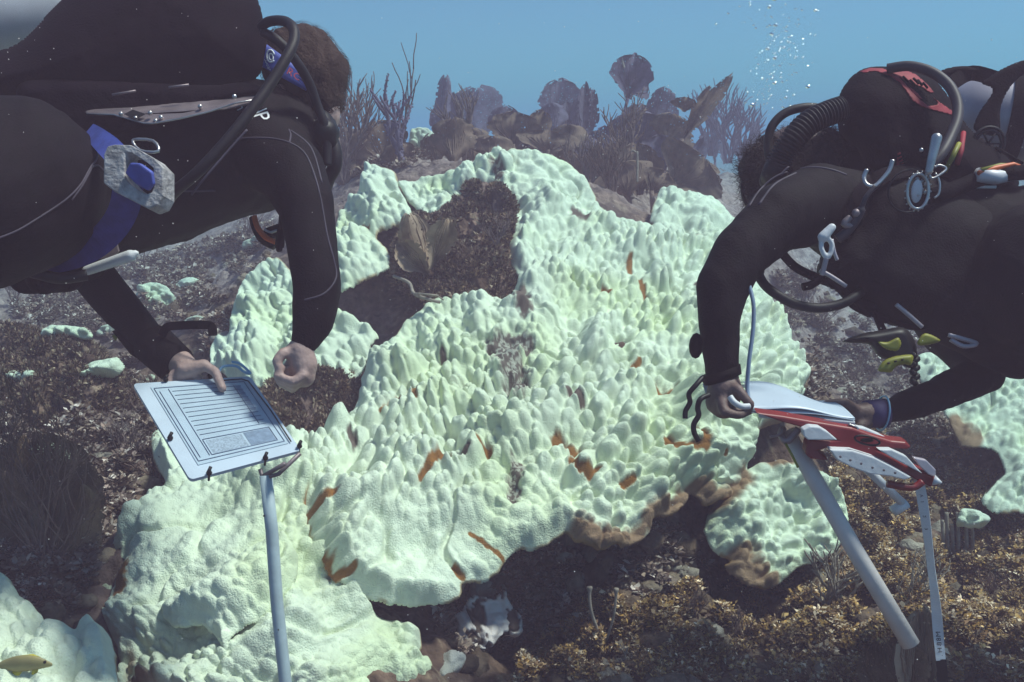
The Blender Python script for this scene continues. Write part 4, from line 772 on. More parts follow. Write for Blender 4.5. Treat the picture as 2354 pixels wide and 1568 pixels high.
# ================================================================== LEFT DIVER
L_torso = [cap(60,450,1.66,.155, 230,440,1.74,.140), cap(230,440,1.74,.140, 420,380,1.79,.138), cap(420,380,1.79,.138, 570,335,1.83,.140), cap(570,335,1.83,.135, 640,330,1.82,.110),
           cap(620,320,1.84,.10, 680,270,1.84,.062), cap(680,270,1.84,.062, 705,215,1.86,.058)]
L_hip = [cap(40,425,1.46,.145, -60,470,1.40,.14), cap(-60,470,1.40,.13, -520,560,1.35,.075), cap(-520,560,1.35,.065, -900,380,1.5,.045), cap(-900,380,1.5,.045, -1000,420,1.5,.03),
         cap(-20,470,1.80,.13, -520,600,1.8,.07), cap(-520,600,1.8,.065, -900,420,1.9,.045), cap(-900,420,1.9,.045, -1000,460,1.9,.03), cap(60,440,1.6,.14, 0,450,1.5,.14)]
L_arm1 = [cap(600,340,1.76,.085, 668,390,1.70,.068), cap(668,390,1.70,.068, 705,470,1.66,.055), cap(705,470,1.66,.053, 722,590,1.63,.048), cap(722,590,1.63,.048, 730,655,1.62,.047), cap(730,655,1.62,.047, 718,735,1.61,.040), cap(718,735,1.61,.040, 692,812,1.60,.023)]
L_arm2 = [cap(620,380,1.98,.07, 420,500,1.98,.055), cap(420,500,1.98,.055, 190,565,1.88,.046), cap(190,565,1.88,.046, 190,600,1.86,.046), cap(190,600,1.85,.046, 280,712,1.77,.042), cap(280,712,1.77,.042, 372,812,1.69,.031)]
L_head = [cap(695,160,1.86,.078, 712,182,1.86,.074), cap(700,190,1.86,.08, 728,262,1.86,.050), cap(728,262,1.86,.045, 748,290,1.86,.024), cap(706,285,1.775,.014, 706,300,1.775,.012)]
S1, S2, S3, S4 = W(305,882,1.60), W(575,865,1.695), W(692,1035,1.515), W(437,1103,1.42)      # slate corners: top left, top right, bottom right, bottom left
_n = (S2 - S1).cross(S4 - S1); _c = Vector((0, 0, CAMZ)); _r = S3 - _c; S3 = _c + _r * ((S1 - _c).dot(_n) / _r.dot(_n))
SN = ((S2 - S1).cross(S4 - S1)).normalized();  SN = -SN if SN.dot(Vector((0, 0, 1))) < 0 else SN
def SL(s, t, h=0.0): return (S1 * (1 - s) + S2 * s) * (1 - t) + (S4 * (1 - s) + S3 * s) * t + SN * h
def cw(p):   # world -> (u, v, d)
    q = Vector(p) - Vector((0, 0, CAMZ)); d = q.y * CT - q.z * ST; yc = q.y * ST + q.z * CT; return (1177 + q.x / d * F, 784 - yc / d * F, d)
wr = W(385,820,1.68)
def fseg(pts, r): return [(pts[i], r * (1.06 - .09 * i), pts[i + 1], r * (1.06 - .09 * (i + 1))) for i in range(len(pts) - 1)]
kn = SL(0.60, -0.03, 0.026)
L_hand2 = [(wr, .024, W(415,832,1.67), .024), (W(415,832,1.67), .024, SL(0.50, -0.06, 0.015), .018), (W(415,845,1.68), .020, SL(0.42, -0.06, 0.0), .015), (SL(.45, -.06, .012), .017, kn, .0125)]
L_hand2 += fseg([SL(0.52, -0.05, 0.022), kn, SL(0.665, 0.05, 0.024), SL(0.665, 0.20, 0.011)], .0105)
L_hand2 += fseg([SL(0.50, -0.05, 0.012), SL(0.56, -0.03, -0.004), SL(0.55, 0.06, -0.018), SL(0.52, 0.16, -0.016)], .0095)
L_hand2 += fseg([SL(0.44, -0.06, 0.004), SL(0.46, -0.03, -0.012), SL(0.46, 0.07, -0.018), SL(0.44, 0.17, -0.016)], .0095)
L_hand2 += fseg([SL(0.40, -0.06, 0.0), SL(0.38, -0.03, -0.012), SL(0.37, 0.07, -0.018), SL(0.36, 0.15, -0.016)], .009)
L_hand2 += fseg([SL(0.36, -0.08, 0.0), SL(0.31, -0.03, -0.012), SL(0.29, 0.05, -0.018), SL(0.29, 0.11, -0.016)], .008)
L_hand1 = [cap(690,805,1.60,.024, 698,840,1.60,.026), cap(698,840,1.60,.025, 700,866,1.60,.020), cap(684,822,1.605,.021, 684,855,1.61,.019), cap(684,842,1.61,.023, 660,858,1.612,.016)]
for k in range(4):
    dk = 1.575 + 0.0135 * k; o_ = (-8, 0, 6, 10)[k]; L_hand1 += finger((698 - 2 * k, 866 + o_ * .5, dk + .004), (676 - k, 886 + o_, dk - .002), (636 + 3 * k, 872 + o_, dk - .004), (648 + 2 * k, 853 + o_, dk + .006), r=.0088 if k < 3 else .0078)
L_hand1 += finger((672, 806, 1.595), (650, 812, 1.58), (636, 830, 1.575), (641, 846, 1.573), r=.0105)
seg_suit = L_torso + L_hip + L_arm1[:-1] + [cap(718,735,1.61,.040, 693,806,1.60,.024)] + L_arm2
LP, LPb, LPs = person('diver in dark wetsuit on the left, bent over a white slate', W(100, 500, 1.6),
    [(p, max(.012, r - .008), q, max(.012, s - .008)) for p, r, q, s in L_torso + L_hip + L_arm1 + L_arm2] + L_head, seg_suit,
    [(W(692,150,1.862), (.085, .105, .085), None), (W(722,180,1.862), (.068, .108, .082), Matrix.Rotation(math.radians(40), 3, 'Y')), (W(748,215,1.862), (.038, .095, .052), None), (W(725,235,1.862), (.045,.092,.045), None)], M['skin1'], [L_hand1, L_hand2], hairdisp=0.010)
LS = Surf([LPs])
# cuffs, seams
m = MB(); m.tube([W(352,790,1.70), W(404,838,1.665)], [.040, .037], 20); m.build('cuff', M['neo2'], LPs)
m = MB(); m.slab([W(258,762,1.725), W(300,740,1.72), W(352,800,1.67), W(322,828,1.68), W(300,815,1.70)], (0, .003, 0)); m.build('cuff_flap', M['neo2'], LPs)
m = MB(); m.slab([W(258,772,1.72), W(263,768,1.72), W(271,777,1.717), W(266,783,1.717)], (0, -.002, 0)); m.build('yellow_mark', M['yellow'], LPs)
ribbon('wrist_strap', spline([W(372,770,1.66), W(385,752,1.65), W(420,748,1.65), W(455,747,1.64), W(485,750,1.64), W(489,772,1.64)], 8), .016, .004, M['neo2'], LPs)
for uv in ([(508,352),(520,325),(560,318),(620,318),(665,328),(700,352),(722,400),(738,460),(752,540),(768,600),(772,640),(745,675),(700,690)], [(665,328),(668,310),(664,298)],
           [(380,438),(440,440),(495,438)], [(668,300),(715,340),(740,420)]): seam(LS, uv, 0.0020, parent=LPs)
for uv in ([(228,325),(222,365),(208,385),(185,425),(150,460),(90,500),(40,530),(-10,550)], [(210,385),(225,380),(240,395)], [(214,380),(190,425),(165,460)]): seam(LS, uv, 0.0017, parent=LPs, dflt=1.35)
# strap with logo and initials, mask, neck seal
t = empty('dive_mask', W(660,170,1.77), 'blue strapped dive mask worn by the left diver, strap marked RC', 'dive mask')
q0, q1, q2, q3 = (602,108), (640,118), (712,212), (592,160)
def strapP(s, tt, h=0):     # s along 0..1, tt across
    a = Vector((608,128,1.758)) * (1 - s) + Vector((708,192,1.768)) * s; w = lerp(52, 34, s); e = W(a.x - 10 * (tt - .5) * 1.0, a.y + w * (tt - .5), a.z - 0.012 * math.sin(math.pi * s) - h)
    return e
V = []; Fc = []; n = 24
for i in range(n + 1):
    for j in range(5): V.append(strapP(i / n, j / 4))
V += [p + Vector((0, .004, 0)) for p in V]; o5 = (n + 1) * 5
for i in range(n):
    for j in range(4): a = i * 5 + j; Fc += [(a, a + 1, a + 6, a + 5), (a + o5, a + 5 + o5, a + 6 + o5, a + 1 + o5)]
    Fc += [(i * 5, i * 5 + 5, i * 5 + 5 + o5, i * 5 + o5), (i * 5 + 4, i * 5 + 4 + o5, i * 5 + 9 + o5, i * 5 + 9)]
m = MB(); m.add(V, Fc); st = m.build('strap', M['blue2'], t)
text_on('RC', lambda x, y, z: strapP(0.66 + x * 0.26, 0.50 - y * 0.62, 0.002), 0.9, 'initials', M['redink'], st, shear=0.2)
m = MB(); ring = [strapP(0.13 + .085 * math.cos(a), 0.36 + .26 * math.sin(a), .002) for a in np.linspace(0.3, 5.6, 26)]; m.tube(ring, .0018, 5)
ring = [strapP(0.14 + .045 * math.cos(a), 0.38 + .14 * math.sin(a), .002) for a in np.linspace(1.0, 6.8, 20)]; m.tube(ring, .0017, 5); m.build('logo', M['whiteink'], st)
text_on('PROS', lambda x, y, z: strapP(0.10 - y * 0.10 + x * .05, 0.80 + x * 0.13, 0.002), 1.0, 'logo_text', M['whiteink'], st)
m = MB(); m.capsule(W(735,285,1.80), .030, W(752,305,1.80), .026); m.capsule(W(740,300,1.84), .034, W(735,268,1.86), .03); mk = m.build('mask_skirt', M['plastic'], t); finish(mk, voxel=.004, smooth=3)
m = MB(); m.tube(wpath([(690,230,1.785),(706,262,1.78),(722,285,1.775)]), .008, 8); m.build('strap_end', M['plastic'], t)
m = MB(); m.ball(W(703,305,1.772), (.014, .008, .022), 14); m.ball(W(706,300,1.765), (.007, .005, .012), 10); ear = m.build('ear', M['skin1'], LPb); finish(ear, voxel=.0022, smooth=4)
# lettering at the shoulder
e0 = Vector((588, 262, 0))
def shoulder(x, y, z, lift=.0025):
    a = math.radians(18); X = x * math.cos(a) - y * math.sin(a); Y = x * math.sin(a) + y * math.cos(a); return LS.at(585 + X * 1.0, 262 - Y * 1.0, lift, 1.75)
for txt, cu_, cv_, sz_, an_ in (('P', 600, 268, 44, -68), (':', 576, 272, 30, -68), ('N', 594, 248, 34, -60), ('n', 552, 246, 30, -60)):
    text_on(txt, lambda x, y, z: LS.at(cu_ + sz_ * (x * math.cos(math.radians(an_)) - y * math.sin(math.radians(an_))) * 1.2, cv_ - sz_ * (x * math.sin(math.radians(an_)) + y * math.cos(math.radians(an_))) * .9, .004, 1.74), 1.0, 'lettering', M['whiteink'], LPs)
# ---- gear of the left diver
t = empty('scuba_tank', W(-100, 50, 1.85), 'pale scuba tank lying along the left diver back, at the top left corner', 'scuba tank')
m = MB(); pa, pb = W(-420,90,1.78), W(190,-10,2.05); ax = (pb - pa); pts = [pa, pa + ax * .05, pa + ax * .5, pa + ax * .82, pa + ax * .91, pa + ax * .97, pb]; m.tube(pts, [.10, .12, .125, .125, .112, .07, .025], 40); m.build('cylinder', M['paleal'], t)
m = MB(); m.tube([pb, pb + ax * .06], .018, 14); m.build('valve', M['steel'], t)
m = MB(); m.tube([pa + ax * .42, pa + ax * .5], .1095, 40, cap=False); m.build('band', M['cordura'], t)
t = empty('buoyancy_vest', W(330, 150, 1.7), 'swollen black buoyancy wing with a steel backplate on the left diver', 'buoyancy vest')
pillow('bladder', [(120,20),(190,-40),(300,-90),(430,-95),(540,-60),(590,-5),(606,55),(610,120),(600,168),(560,195),(470,212),(330,232),(200,245),(110,232),(0,240),(-120,300),(-200,260),(-180,120),(-40,120),(30,105),(80,65)],
       lambda u, v: 1.76 - (u - 300) * -0.00012, 0.14, 150, M['cordura'], t, step=5, wob=0.03, wobs=90, back=.16)
pillow('bladder_fold', [(40,195),(120,180),(330,190),(480,195),(560,190),(600,200),(590,225),(500,250),(350,285),(230,330),(150,320),(60,270)], 1.66, 0.05, 30, M['cordura'], t, step=5, wob=.012)
# backplate: bent steel sheet with slots and bolts
m = MB(); bp = [W(200,262,1.60), W(300,263,1.585), W(420,256,1.58), W(520,246,1.585), W(600,234,1.60), W(604,226,1.62), W(520,215,1.64), W(400,222,1.65), W(260,232,1.66), W(190,250,1.65)]
m.slab(bp, (0, .004, .003)); pl = m.build('backplate', M['plate'], t, smooth=False)
m = MB(); m.slab([W(200,262,1.60), W(262,262,1.585), W(330,283,1.565), W(350,283,1.563), W(410,272,1.565), W(480,256,1.575), W(545,234,1.59), W(600,232,1.60), W(520,250,1.582), W(420,260,1.578), W(300,264,1.583)], (0, .003, -.001)); m.build('plate_lip', M['plate'], pl, smooth=False)
m = MB(); m.tube([W(200,262,1.597), W(262,264,1.582), W(332,284,1.561), W(352,284,1.559), W(412,273,1.56), W(480,257,1.57), W(545,236,1.585), W(606,226,1.60)], .0016, 6); m.build('plate_edge', M['steel'], pl)
m = MB()
for uu, vv in ((278,262),(312,272),(345,260),(370,270),(358,278),(460,245),(539,222)):
    m = MB(); m.ball(W(uu, vv, 1.567 if vv > 250 else 1.578), .0045, 8); m.build('bolt', M['steel'], pl)
m = MB(); m.slab([W(285,262,1.566), W(305,252,1.575), W(335,262,1.57), W(308,276,1.56)], (0, .002, 0)); m.build('slot', M['plastic'], pl, smooth=False)
for a, b in (((258,218),(312,209)), ((388,201),(434,195))): m = MB(); m.tube([W(*a, 1.60), W(*b, 1.60)], .0022, 6); m.build('piping', M['plate'], t)
# lead weight threaded on blue webbing
t = empty('weight_belt', W(250,500,1.45), 'blue webbing crotch and hip strap around the left diver waist', 'weight belt')
bl = [W(205,300,1.50), W(228,318,1.46), W(262,350,1.42), W(285,385,1.40), W(296,420,1.41), W(285,480,1.44), W(255,530,1.47), (W(205,572,1.50)), W(140,595,1.52), W(70,603,1.54), W(0,600,1.56)]
pth = spline(bl[:4], 6); ribbon('upper_webbing', pth, [.026 + .012 * min(1, i / 10) for i in range(len(pth))], .004, M['blue2'], t)
pth = spline(bl[4:], 8); ribbon('lower_webbing', pth, .045, .004, M['blue'], t)
t = empty('lead_weight', W(305,405,1.38), 'bare grey lead weight threaded on blue webbing at the left diver hip', 'lead weight')
def ringmesh(outer, inner, d0, vec):
    n = len(outer); V = [W(*p, d0(*p)) for p in outer] + [W(*p, d0(*p)) for p in inner]; V += [v + Vector(vec) for v in V[:2 * n]]; Fc = []
    for i in range(n):
        j = (i + 1) % n; Fc += [(i, j, n + j, n + i), (2 * n + i, 3 * n + i, 3 * n + j, 2 * n + j), (i, 2 * n + i, 2 * n + j, j), (n + i, n + j, 3 * n + j, 3 * n + i)]
    return V, Fc
outer = [(246,336),(262,332),(300,333),(352,362),(374,385),(374,450),(362,472),(340,480),(262,440),(237,420),(238,355)]
inner = [(288,352),(294,350),(304,352),(338,374),(352,386),(354,425),(348,442),(334,446),(300,424),(286,408),(286,372)]
m = MB(); m.add(*ringmesh(outer, inner, lambda a, b: 1.365 + (a - 240) * .00006, (0.006, .032, -.012))); lw = m.build('block', M['lead'], t, smooth=False); finish(lw, bevel=.004)
m = MB(); m.slab([W(286,398,1.362), W(298,374,1.355), W(320,376,1.352), W(348,396,1.352), W(352,424,1.357), W(340,440,1.365), W(312,424,1.365)], (0, .012, 0)); wb = m.build('webbing', M['blue2'], t, smooth=False); finish(wb, bevel=.003)
# rectangular ring, hoses, trim shears
o = MB(); o.tube(spline([W(306,322,1.50), W(352,324,1.50), W(364,348,1.49), W(322,346,1.49)], 3, True) + [W(306,322,1.50)], .0028, 8); tag(o.build('buckle', M['steel']), 'empty steel slider ring above the lead weight', 'buckle')
t = empty('regulator_hose', W(620, 60, 1.6), 'black hose looping from the left diver tank over the mask strap to the chest', 'hose')
m = MB(); m.tube(wpath([(600,62,1.70),(618,50,1.68),(650,48,1.64),(672,62,1.60),(676,92,1.58),(660,130,1.56),(620,195,1.54),(580,250,1.52),(520,325,1.50),(455,395,1.49),(405,438,1.50),(385,462,1.52)], 8), .0095, 12); m.build('hose', M['rubber'], t)
m = MB(); m.tube(wpath([(605,75,1.70),(640,95,1.68),(680,140,1.70),(710,190,1.73),(728,240,1.75),(745,285,1.76),(752,330,1.77),(752,380,1.77)], 8), .0095, 12); m.build('second_hose', M['rubber'], t)
m = MB(); m.tube(wpath([(748,285,1.80),(768,340,1.79),(770,380,1.79),(755,410,1.80),(745,440,1.82)], 8), .014, 12); m.build('second_stage_hose', M['rubber'], t)
m = MB(); m.capsule(W(745,305,1.78), .030, W(752,320,1.78), .022); sg = m.build('second_stage', M['plastic'], t); finish(sg, voxel=.004, smooth=3)
m = MB(); m.tube(wpath([(568,298,1.50),(520,352,1.49),(470,410,1.48),(440,448,1.49)], 6), .0022, 6); m.build('hose_highlight_tube', M['seam'], t)
t = empty('rescue_shears', W(250, 600, 1.6), 'pair of pale handled shears tucked under the left diver belly', 'shears')
m = MB(); m.capsule(W(200,622,1.585), .009, W(300,588,1.575), .011); m.capsule(W(300,588,1.575), .011, W(312,582,1.575), .006); h1 = m.build('handle', M['white'], t); finish(h1, voxel=.003, smooth=3)
m = MB(); m.slab([W(178,606,1.60), W(268,562,1.59), W(272,578,1.585), W(262,590,1.585)], (0, .006, 0)); m.build('blade', M['plate'], t, smooth=False)
t = empty('dive_computer', W(610,520,1.72), 'orange rimmed gauge hanging below the left diver armpit', 'gauge')
m = MB(); m.tube(wpath([(585,498,1.74),(592,522,1.73),(610,545,1.72),(632,556,1.71)]), .0055, 8); m.build('rim', M['orange'], t)
m = MB(); m.tube(wpath([(582,500,1.75),(588,525,1.745),(604,552,1.74),(630,566,1.73)]), .008, 8); m.capsule(W(620,538,1.76), .014, W(650,530,1.76), .016); m.build('case', M['plastic'], t)
m = MB(); m.tube(wpath([(608,528,1.73),(622,534,1.73),(640,530,1.73),(645,545,1.72)]), .003, 6); m.build('clip', M['steel'], t)
pillow('chest_flap', [(600,330),(650,350),(660,450),(655,560),(640,580),(632,560),(640,480),(600,420)], 1.70, .01, 12, M['neo2'], LPs, step=5)
m = MB(); m.tube(wpath([(-20,600,1.50),(40,615,1.50),(90,630,1.50),(140,640,1.52),(200,632,1.54)]), .010, 8); m.build('waist_hose', M['rubber'], LPs)
m = MB(); m.capsule(W(60,640,1.62), .03, W(150,630,1.64), .035); m.capsule(W(100,640,1.6), .03, W(210,605,1.68), .03); pc = m.build('belly_pouch', M['cordura'], LPs); finish(pc, voxel=.006, smooth=4)
m = MB(); m.ball(W(118,618,1.55), .005, 8); m.ball(W(150,636,1.55), .006, 8); m.tube([W(0,602,1.50), W(45,612,1.50)], .003, 6); m.build('metal_snap', M['steel'], LPs)
# ---- slate of the left diver
t = empty('dive_slate', (S1 + S3) / 2, 'white slate with a printed data sheet on a pipe stand, under the left diver hand', 'slate')
def quadslab(s0, t0, s1, t1, h0, h1): 
    return [SL(s0, t0, h0), SL(s1, t0, h0), SL(s1, t1, h0), SL(s0, t1, h0)], SN * (h1 - h0)
m = MB(); rc = .035; pts = []
for (cs, ct, a0) in ((rc, rc, 180), (1 - rc, rc, 270), (1 - rc, 1 - rc, 0), (rc, 1 - rc, 90)):
    for k in range(5): a = math.radians(a0 + 22.5 * k); pts.append(SL(cs + rc * math.cos(a), ct + rc * math.sin(a), -.006))
m.slab(pts, SN * .006); bo = m.build('board', M['board'], t, smooth=False)
m = MB(); m.slab(*quadslab(.12, .06, .93, .90, .0006, .0014)); pa_ = m.build('data_sheet', M['paper'], t, smooth=False)
m = MB()
def line(s0, t0, s1, t1, w=.0006, h=.0019): m.tube([SL(s0, t0, h), SL(s1, t1, h)], w, 4)
for k in range(11): tt = .13 + k * .05; line(.27, tt, .86, tt, .0006)
for (a, b, c, d_) in ((.14,.08,.91,.08), (.14,.87,.91,.87), (.14,.08,.14,.87), (.91,.08,.91,.87), (.25,.10,.25,.84), (.27,.68,.86,.68), (.27,.84,.86,.84), (.27,.68,.27,.84), (.86,.68,.86,.84), (.80,.12,.80,.62), (.17,.12,.17,.84)): line(a, b, c, d_, .0008)
m.build('printed_lines', M['ink'], pa_)
for q in ((.62, .69, .85, .83, .0016, .0019), (.29, .695, .60, .83, .0016, .0018), (.81, .13, .855, .45, .0016, .0019)): m = MB(); m.slab(*quadslab(*q)); m.build('shaded_table', M['ink2'] if q[0] > .3 else M['ink3'], pa_, smooth=False)
m = MB(); m.tube([SL(.70,.055,.004), SL(.90,.055,.004), SL(.945,.09,.004), SL(.965,.5,.004), SL(.955,.90,.004)], .0013, 6); m.build('elastic', M['plastic'], t)
for (s, tt) in ((.27,.0),(.65,-.01),(.16,1.0),(.66,1.0),(1.0,.97),(.03,.62)):
    m = MB(); m.ball(SL(s, tt, .004), .005, 8); m.tube([SL(s - .02, tt + .01, .006), SL(s + .02, tt - .015, .012)], .003, 6); m.tube([SL(s, tt, -.012), SL(s, tt, .012)], .002, 6)
    m.build('wing_nut', M['plastic'], t)
m = MB(); m.tube(spline([SL(.70,.03,.01), SL(.76,-.03,.02), SL(.88,-.03,.02), SL(.93,.02,.015), SL(.99,.02,.01), SL(.93,-.06,.02), SL(.86,-.08,.022)], 6), .0026, 8); m.build('pencil_tubing', M['cyan'], t)
m = MB(); m.tube([W(598,1078,1.50), W(604,1100,1.50), W(640,1090,1.49), W(690,1042,1.50)], .004, 6); m.tube([W(600,1098,1.50), W(655,1066,1.48)], .004, 6); m.build('bracket', M['plate'], t)
st_ = empty('pipe_stand', W(640,1400,1.5), 'bluish white upright pipe carrying the left slate', 'pipe')
m = MB(); m.tube([W(611,1092,1.50), W(625,1220,1.50), W(636,1380,1.50), W(656,1568,1.50), W(664,1650,1.50), W(672,1740,1.50)], .0105, 20); m.build('pipe', M['pvcb'], st_)
m = MB(); m.ball(W(607,1186,1.488), .002, 6); m.ball(W(640,1448,1.488), .0014, 6); m.build('drill_hole', M['plastic'], st_)
# ================================================================== RIGHT DIVER
R_torso = [cap(1960,470,1.80,.12, 2060,520,1.76,.150), cap(2060,520,1.76,.150, 2220,590,1.70,.150), cap(2220,590,1.70,.150, 2420,650,1.65,.165), cap(1930,450,1.80,.09, 1880,400,1.80,.06), cap(2080,640,1.62,.06, 2260,740,1.60,.07), cap(2120,700,1.62,.05, 2340,800,1.60,.06)]
R_legs = [cap(2420,650,1.55,.15, 2700,760,1.5,.12), cap(2700,760,1.5,.12, 3050,800,1.5,.075), cap(3050,800,1.5,.065, 3500,640,1.6,.045), cap(3500,640,1.6,.045, 3620,690,1.6,.03), cap(2440,650,1.8,.15, 3050,840,1.85,.075), cap(3050,840,1.85,.065, 3480,700,1.95,.045), cap(3480,700,1.95,.045, 3600,740,1.95,.03)]
R_arm1 = [cap(1960,500,1.68,.09, 1880,468,1.60,.074), cap(1880,468,1.60,.074, 1790,500,1.54,.062), cap(1790,500,1.54,.060, 1700,590,1.50,.049), cap(1700,590,1.50,.049, 1660,660,1.48,.044), cap(1660,660,1.48,.043, 1652,740,1.47,.037), cap(1652,740,1.47,.037, 1662,868,1.47,.029)]
R_arm2 = [cap(2060,560,1.95,.07, 2180,760,1.85,.06), cap(2180,760,1.85,.055, 2262,860,1.76,.043), cap(2262,860,1.76,.041, 2150,910,1.68,.034), cap(2150,910,1.68,.034, 2022,953,1.60,.0235)]
R_head = [cap(1838,385,1.80,.088, 1812,400,1.80,.082), cap(1800,420,1.80,.07, 1765,450,1.80,.05), cap(1760,450,1.80,.04, 1742,470,1.80,.026), cap(1726,420,1.80,.012, 1722,432,1.80,.010)]
R_hand1 = [cap(1662,868,1.47,.026, 1668,900,1.46,.028), cap(1668,900,1.46,.029, 1664,932,1.455,.023), cap(1655,900,1.47,.022, 1648,925,1.465,.02)]
for k in range(4):
    dk = 1.425 + .017 * k; R_hand1 += finger((1660 - 3 * k, 925 - 2 * k, dk + .01), (1664 - 6 * k, 948 - k, dk), (1698 - 4 * k, 955 - 3 * k, dk - .006), (1724 - 4 * k, 945 - 3 * k, dk + .002), r=.0088)
R_hand1 += finger((1672, 885, 1.45), (1696, 895, 1.432), (1712, 915, 1.422), (1726, 930, 1.42), r=.0098)
R_hand2 = [cap(2022,953,1.60,.0215, 1992,955,1.595,.021), cap(1992,950,1.59,.021, 1965,950,1.585,.016), cap(1992,962,1.59,.018, 1968,962,1.59,.014)]
R_hand2 += finger((1972, 944, 1.58), (1942, 925, 1.565), (1905, 927, 1.56), (1880, 938, 1.56), r=.0092)
R_hand2 += finger((1968, 952, 1.585), (1945, 945, 1.585), (1918, 945, 1.59), (1900, 950, 1.60), r=.009)
R_hand2 += finger((1968, 962, 1.60), (1945, 970, 1.61), (1920, 970, 1.62), (1905, 965, 1.62), r=.0088)
R_hand2 += finger((1975, 970, 1.60), (1955, 985, 1.615), (1932, 984, 1.625), (1920, 978, 1.63), r=.0082)
R_hand2 += finger((1990, 972, 1.58), (1972, 985, 1.565), (1955, 984, 1.555), (1942, 978, 1.55), r=.0088)
RP, RPb, RPs = person('diver in dark wetsuit on the right, holding a white slate over a red tape reel', W(2250, 650, 1.6),
    [(p, max(.012, r - .008), q, max(.012, s - .008)) for p, r, q, s in R_torso + R_legs + R_arm1 + R_arm2] + R_head, R_torso + R_legs + R_arm1 + R_arm2,
    [(W(1838,385,1.80), (.100, .10, .080), Matrix.Rotation(math.radians(-25), 3, 'Y')), (W(1775,400,1.80), (.062, .09, .070), Matrix.Rotation(math.radians(-50), 3, 'Y')), (W(1748,430,1.80), (.034, .08, .055), Matrix.Rotation(math.radians(-10), 3, 'Y')), (W(1910,370,1.82), (.05, .07, .06), None)],
    M['skin2'], [R_hand1, R_hand2], hairmat='hair2', hairdisp=0.012)
RS = Surf([RPs])
# curly strands
m = MB(); rg = random.Random(5)
for k in range(620):
    a = rg.uniform(math.radians(95), math.radians(265)); e = rg.uniform(-.5, 1.0); cu, cv, ru, rv = 1800, 395, 82, 88
    u = cu + ru * math.cos(a) * rg.uniform(.8, 1.0); v = cv - rv * math.sin(a) * rg.uniform(.75, 1.0) + 8; d = 1.77 + rg.uniform(-.03, .05)
    L = rg.uniform(8, 24); b = a + rg.uniform(-.8, .8); m.tube(wpath([(u, v, d), (u + L * .5 * math.cos(b), v - L * .5 * math.sin(b), d), (u + L * math.cos(b + .7), v - L * math.sin(b + .7), d), (u + L * .8 * math.cos(b + 1.3), v - L * .9 * math.sin(b + 1.3), d)], 3), .0011, 3, cap=False)
m.build('curls', M['hair2'], RP)
m = MB(); m.tube(wpath([(1712,408,1.79),(1706,425,1.785),(1708,450,1.785),(1716,470,1.79)], 5), .0035, 8); m.build('mask_strap', M['plastic'], RP)
for uv in ([(1722,475),(1745,440),(1780,408),(1822,392),(1870,385),(1910,390),(1945,402)], [(1795,402),(1808,388),(1818,380)], [(1745,470),(1780,425),(1830,398)]): seam(RS, uv, .0022, parent=RPs, dflt=1.62)
m = MB(); m.tube([W(1990,952,1.595), W(2032,950,1.60)], [.0245, .027], 18); m.build('purple_cuff', mat('purple_sleeve', (0.04, 0.03, 0.12), 0.7, var=.2), RPs)
m = MB(); rr_ = [W(2028,950,1.60) + Vector((0.004 * math.sin(a), .029 * math.cos(a), .031 * math.sin(a))) for a in np.linspace(0, 2 * math.pi, 24)]; m.tube(rr_, .0018, 6, cap=False); m.build('wrist_cord', M['cyan'], RPs)
m = MB(); m.tube([W(1655,852,1.47), W(1662,872,1.47)], [.035, .032], 20); m.ball(W(1600,795,1.465), (.012, .01, .022), 12); m.build('cuff', M['neo2'], RPs)
t = empty('bungee_cord', W(1600,900,1.43), 'two black crinkled bungee ends dangling beside the right diver wrist', 'cord')
m = MB(); m.tube(wpath([(1615,868,1.44),(1600,885,1.43),(1584,905,1.43),(1586,925,1.43),(1576,945,1.43),(1575,962,1.43)], 8), .0042, 8); m.build('short_end', M['plastic'], t)
m = MB(); m.tube(wpath([(1630,908,1.43),(1610,918,1.42),(1604,938,1.42),(1606,955,1.42),(1595,975,1.42),(1596,995,1.42),(1606,1014,1.42)], 8), .0044, 8); m.build('long_end', M['plastic'], t)
# ---- tank
t = empty('scuba_tank', W(2350,250,1.8), 'light grey scuba tank with black bands on the right diver back', 'scuba tank')
m = MB(); pa, pb = W(2165,268,1.98), W(2900,330,1.80); ax = pb - pa; m.tube([pa, pa + ax * .02, pa + ax * .07, pa + ax * .14, pa + ax * .6, pa + ax * .96, pb], [.03, .06, .088, .100, .102, .102, .09], 44); m.build('cylinder', M['alu'], t)
m = MB(); m.tube([pa - ax * .05, pa], .02, 14); m.ball(pa - ax * .05, .03, 14); m.build('valve', M['steel'], t)
m = MB()
V = []; 
a1 = pa + ax * .20; axn = ax.normalized()
m.tube([a1, a1 + axn * .035], .1035, 44, cap=False); m.build('band', M['cordura'], t)
ribbon('cam_strap', wpath([(2190,190,1.80),(2235,168,1.82),(2300,185,1.80)], 6), .03, .005, M['cordura'], t)
pillow('strap_tail', [(2258,190),(2300,160),(2354,138),(2420,128),(2420,160),(2354,172),(2320,205),(2300,250),(2295,310),(2240,300),(2250,260),(2280,215),(2275,200)], 1.74, .012, 10, M['cordura'], t, step=4)
pillow('top_strap', [(2148,172),(2180,156),(2225,152),(2255,160),(2245,168),(2200,168),(2165,185)], 1.82, .012, 8, M['cordura'], t, step=4)
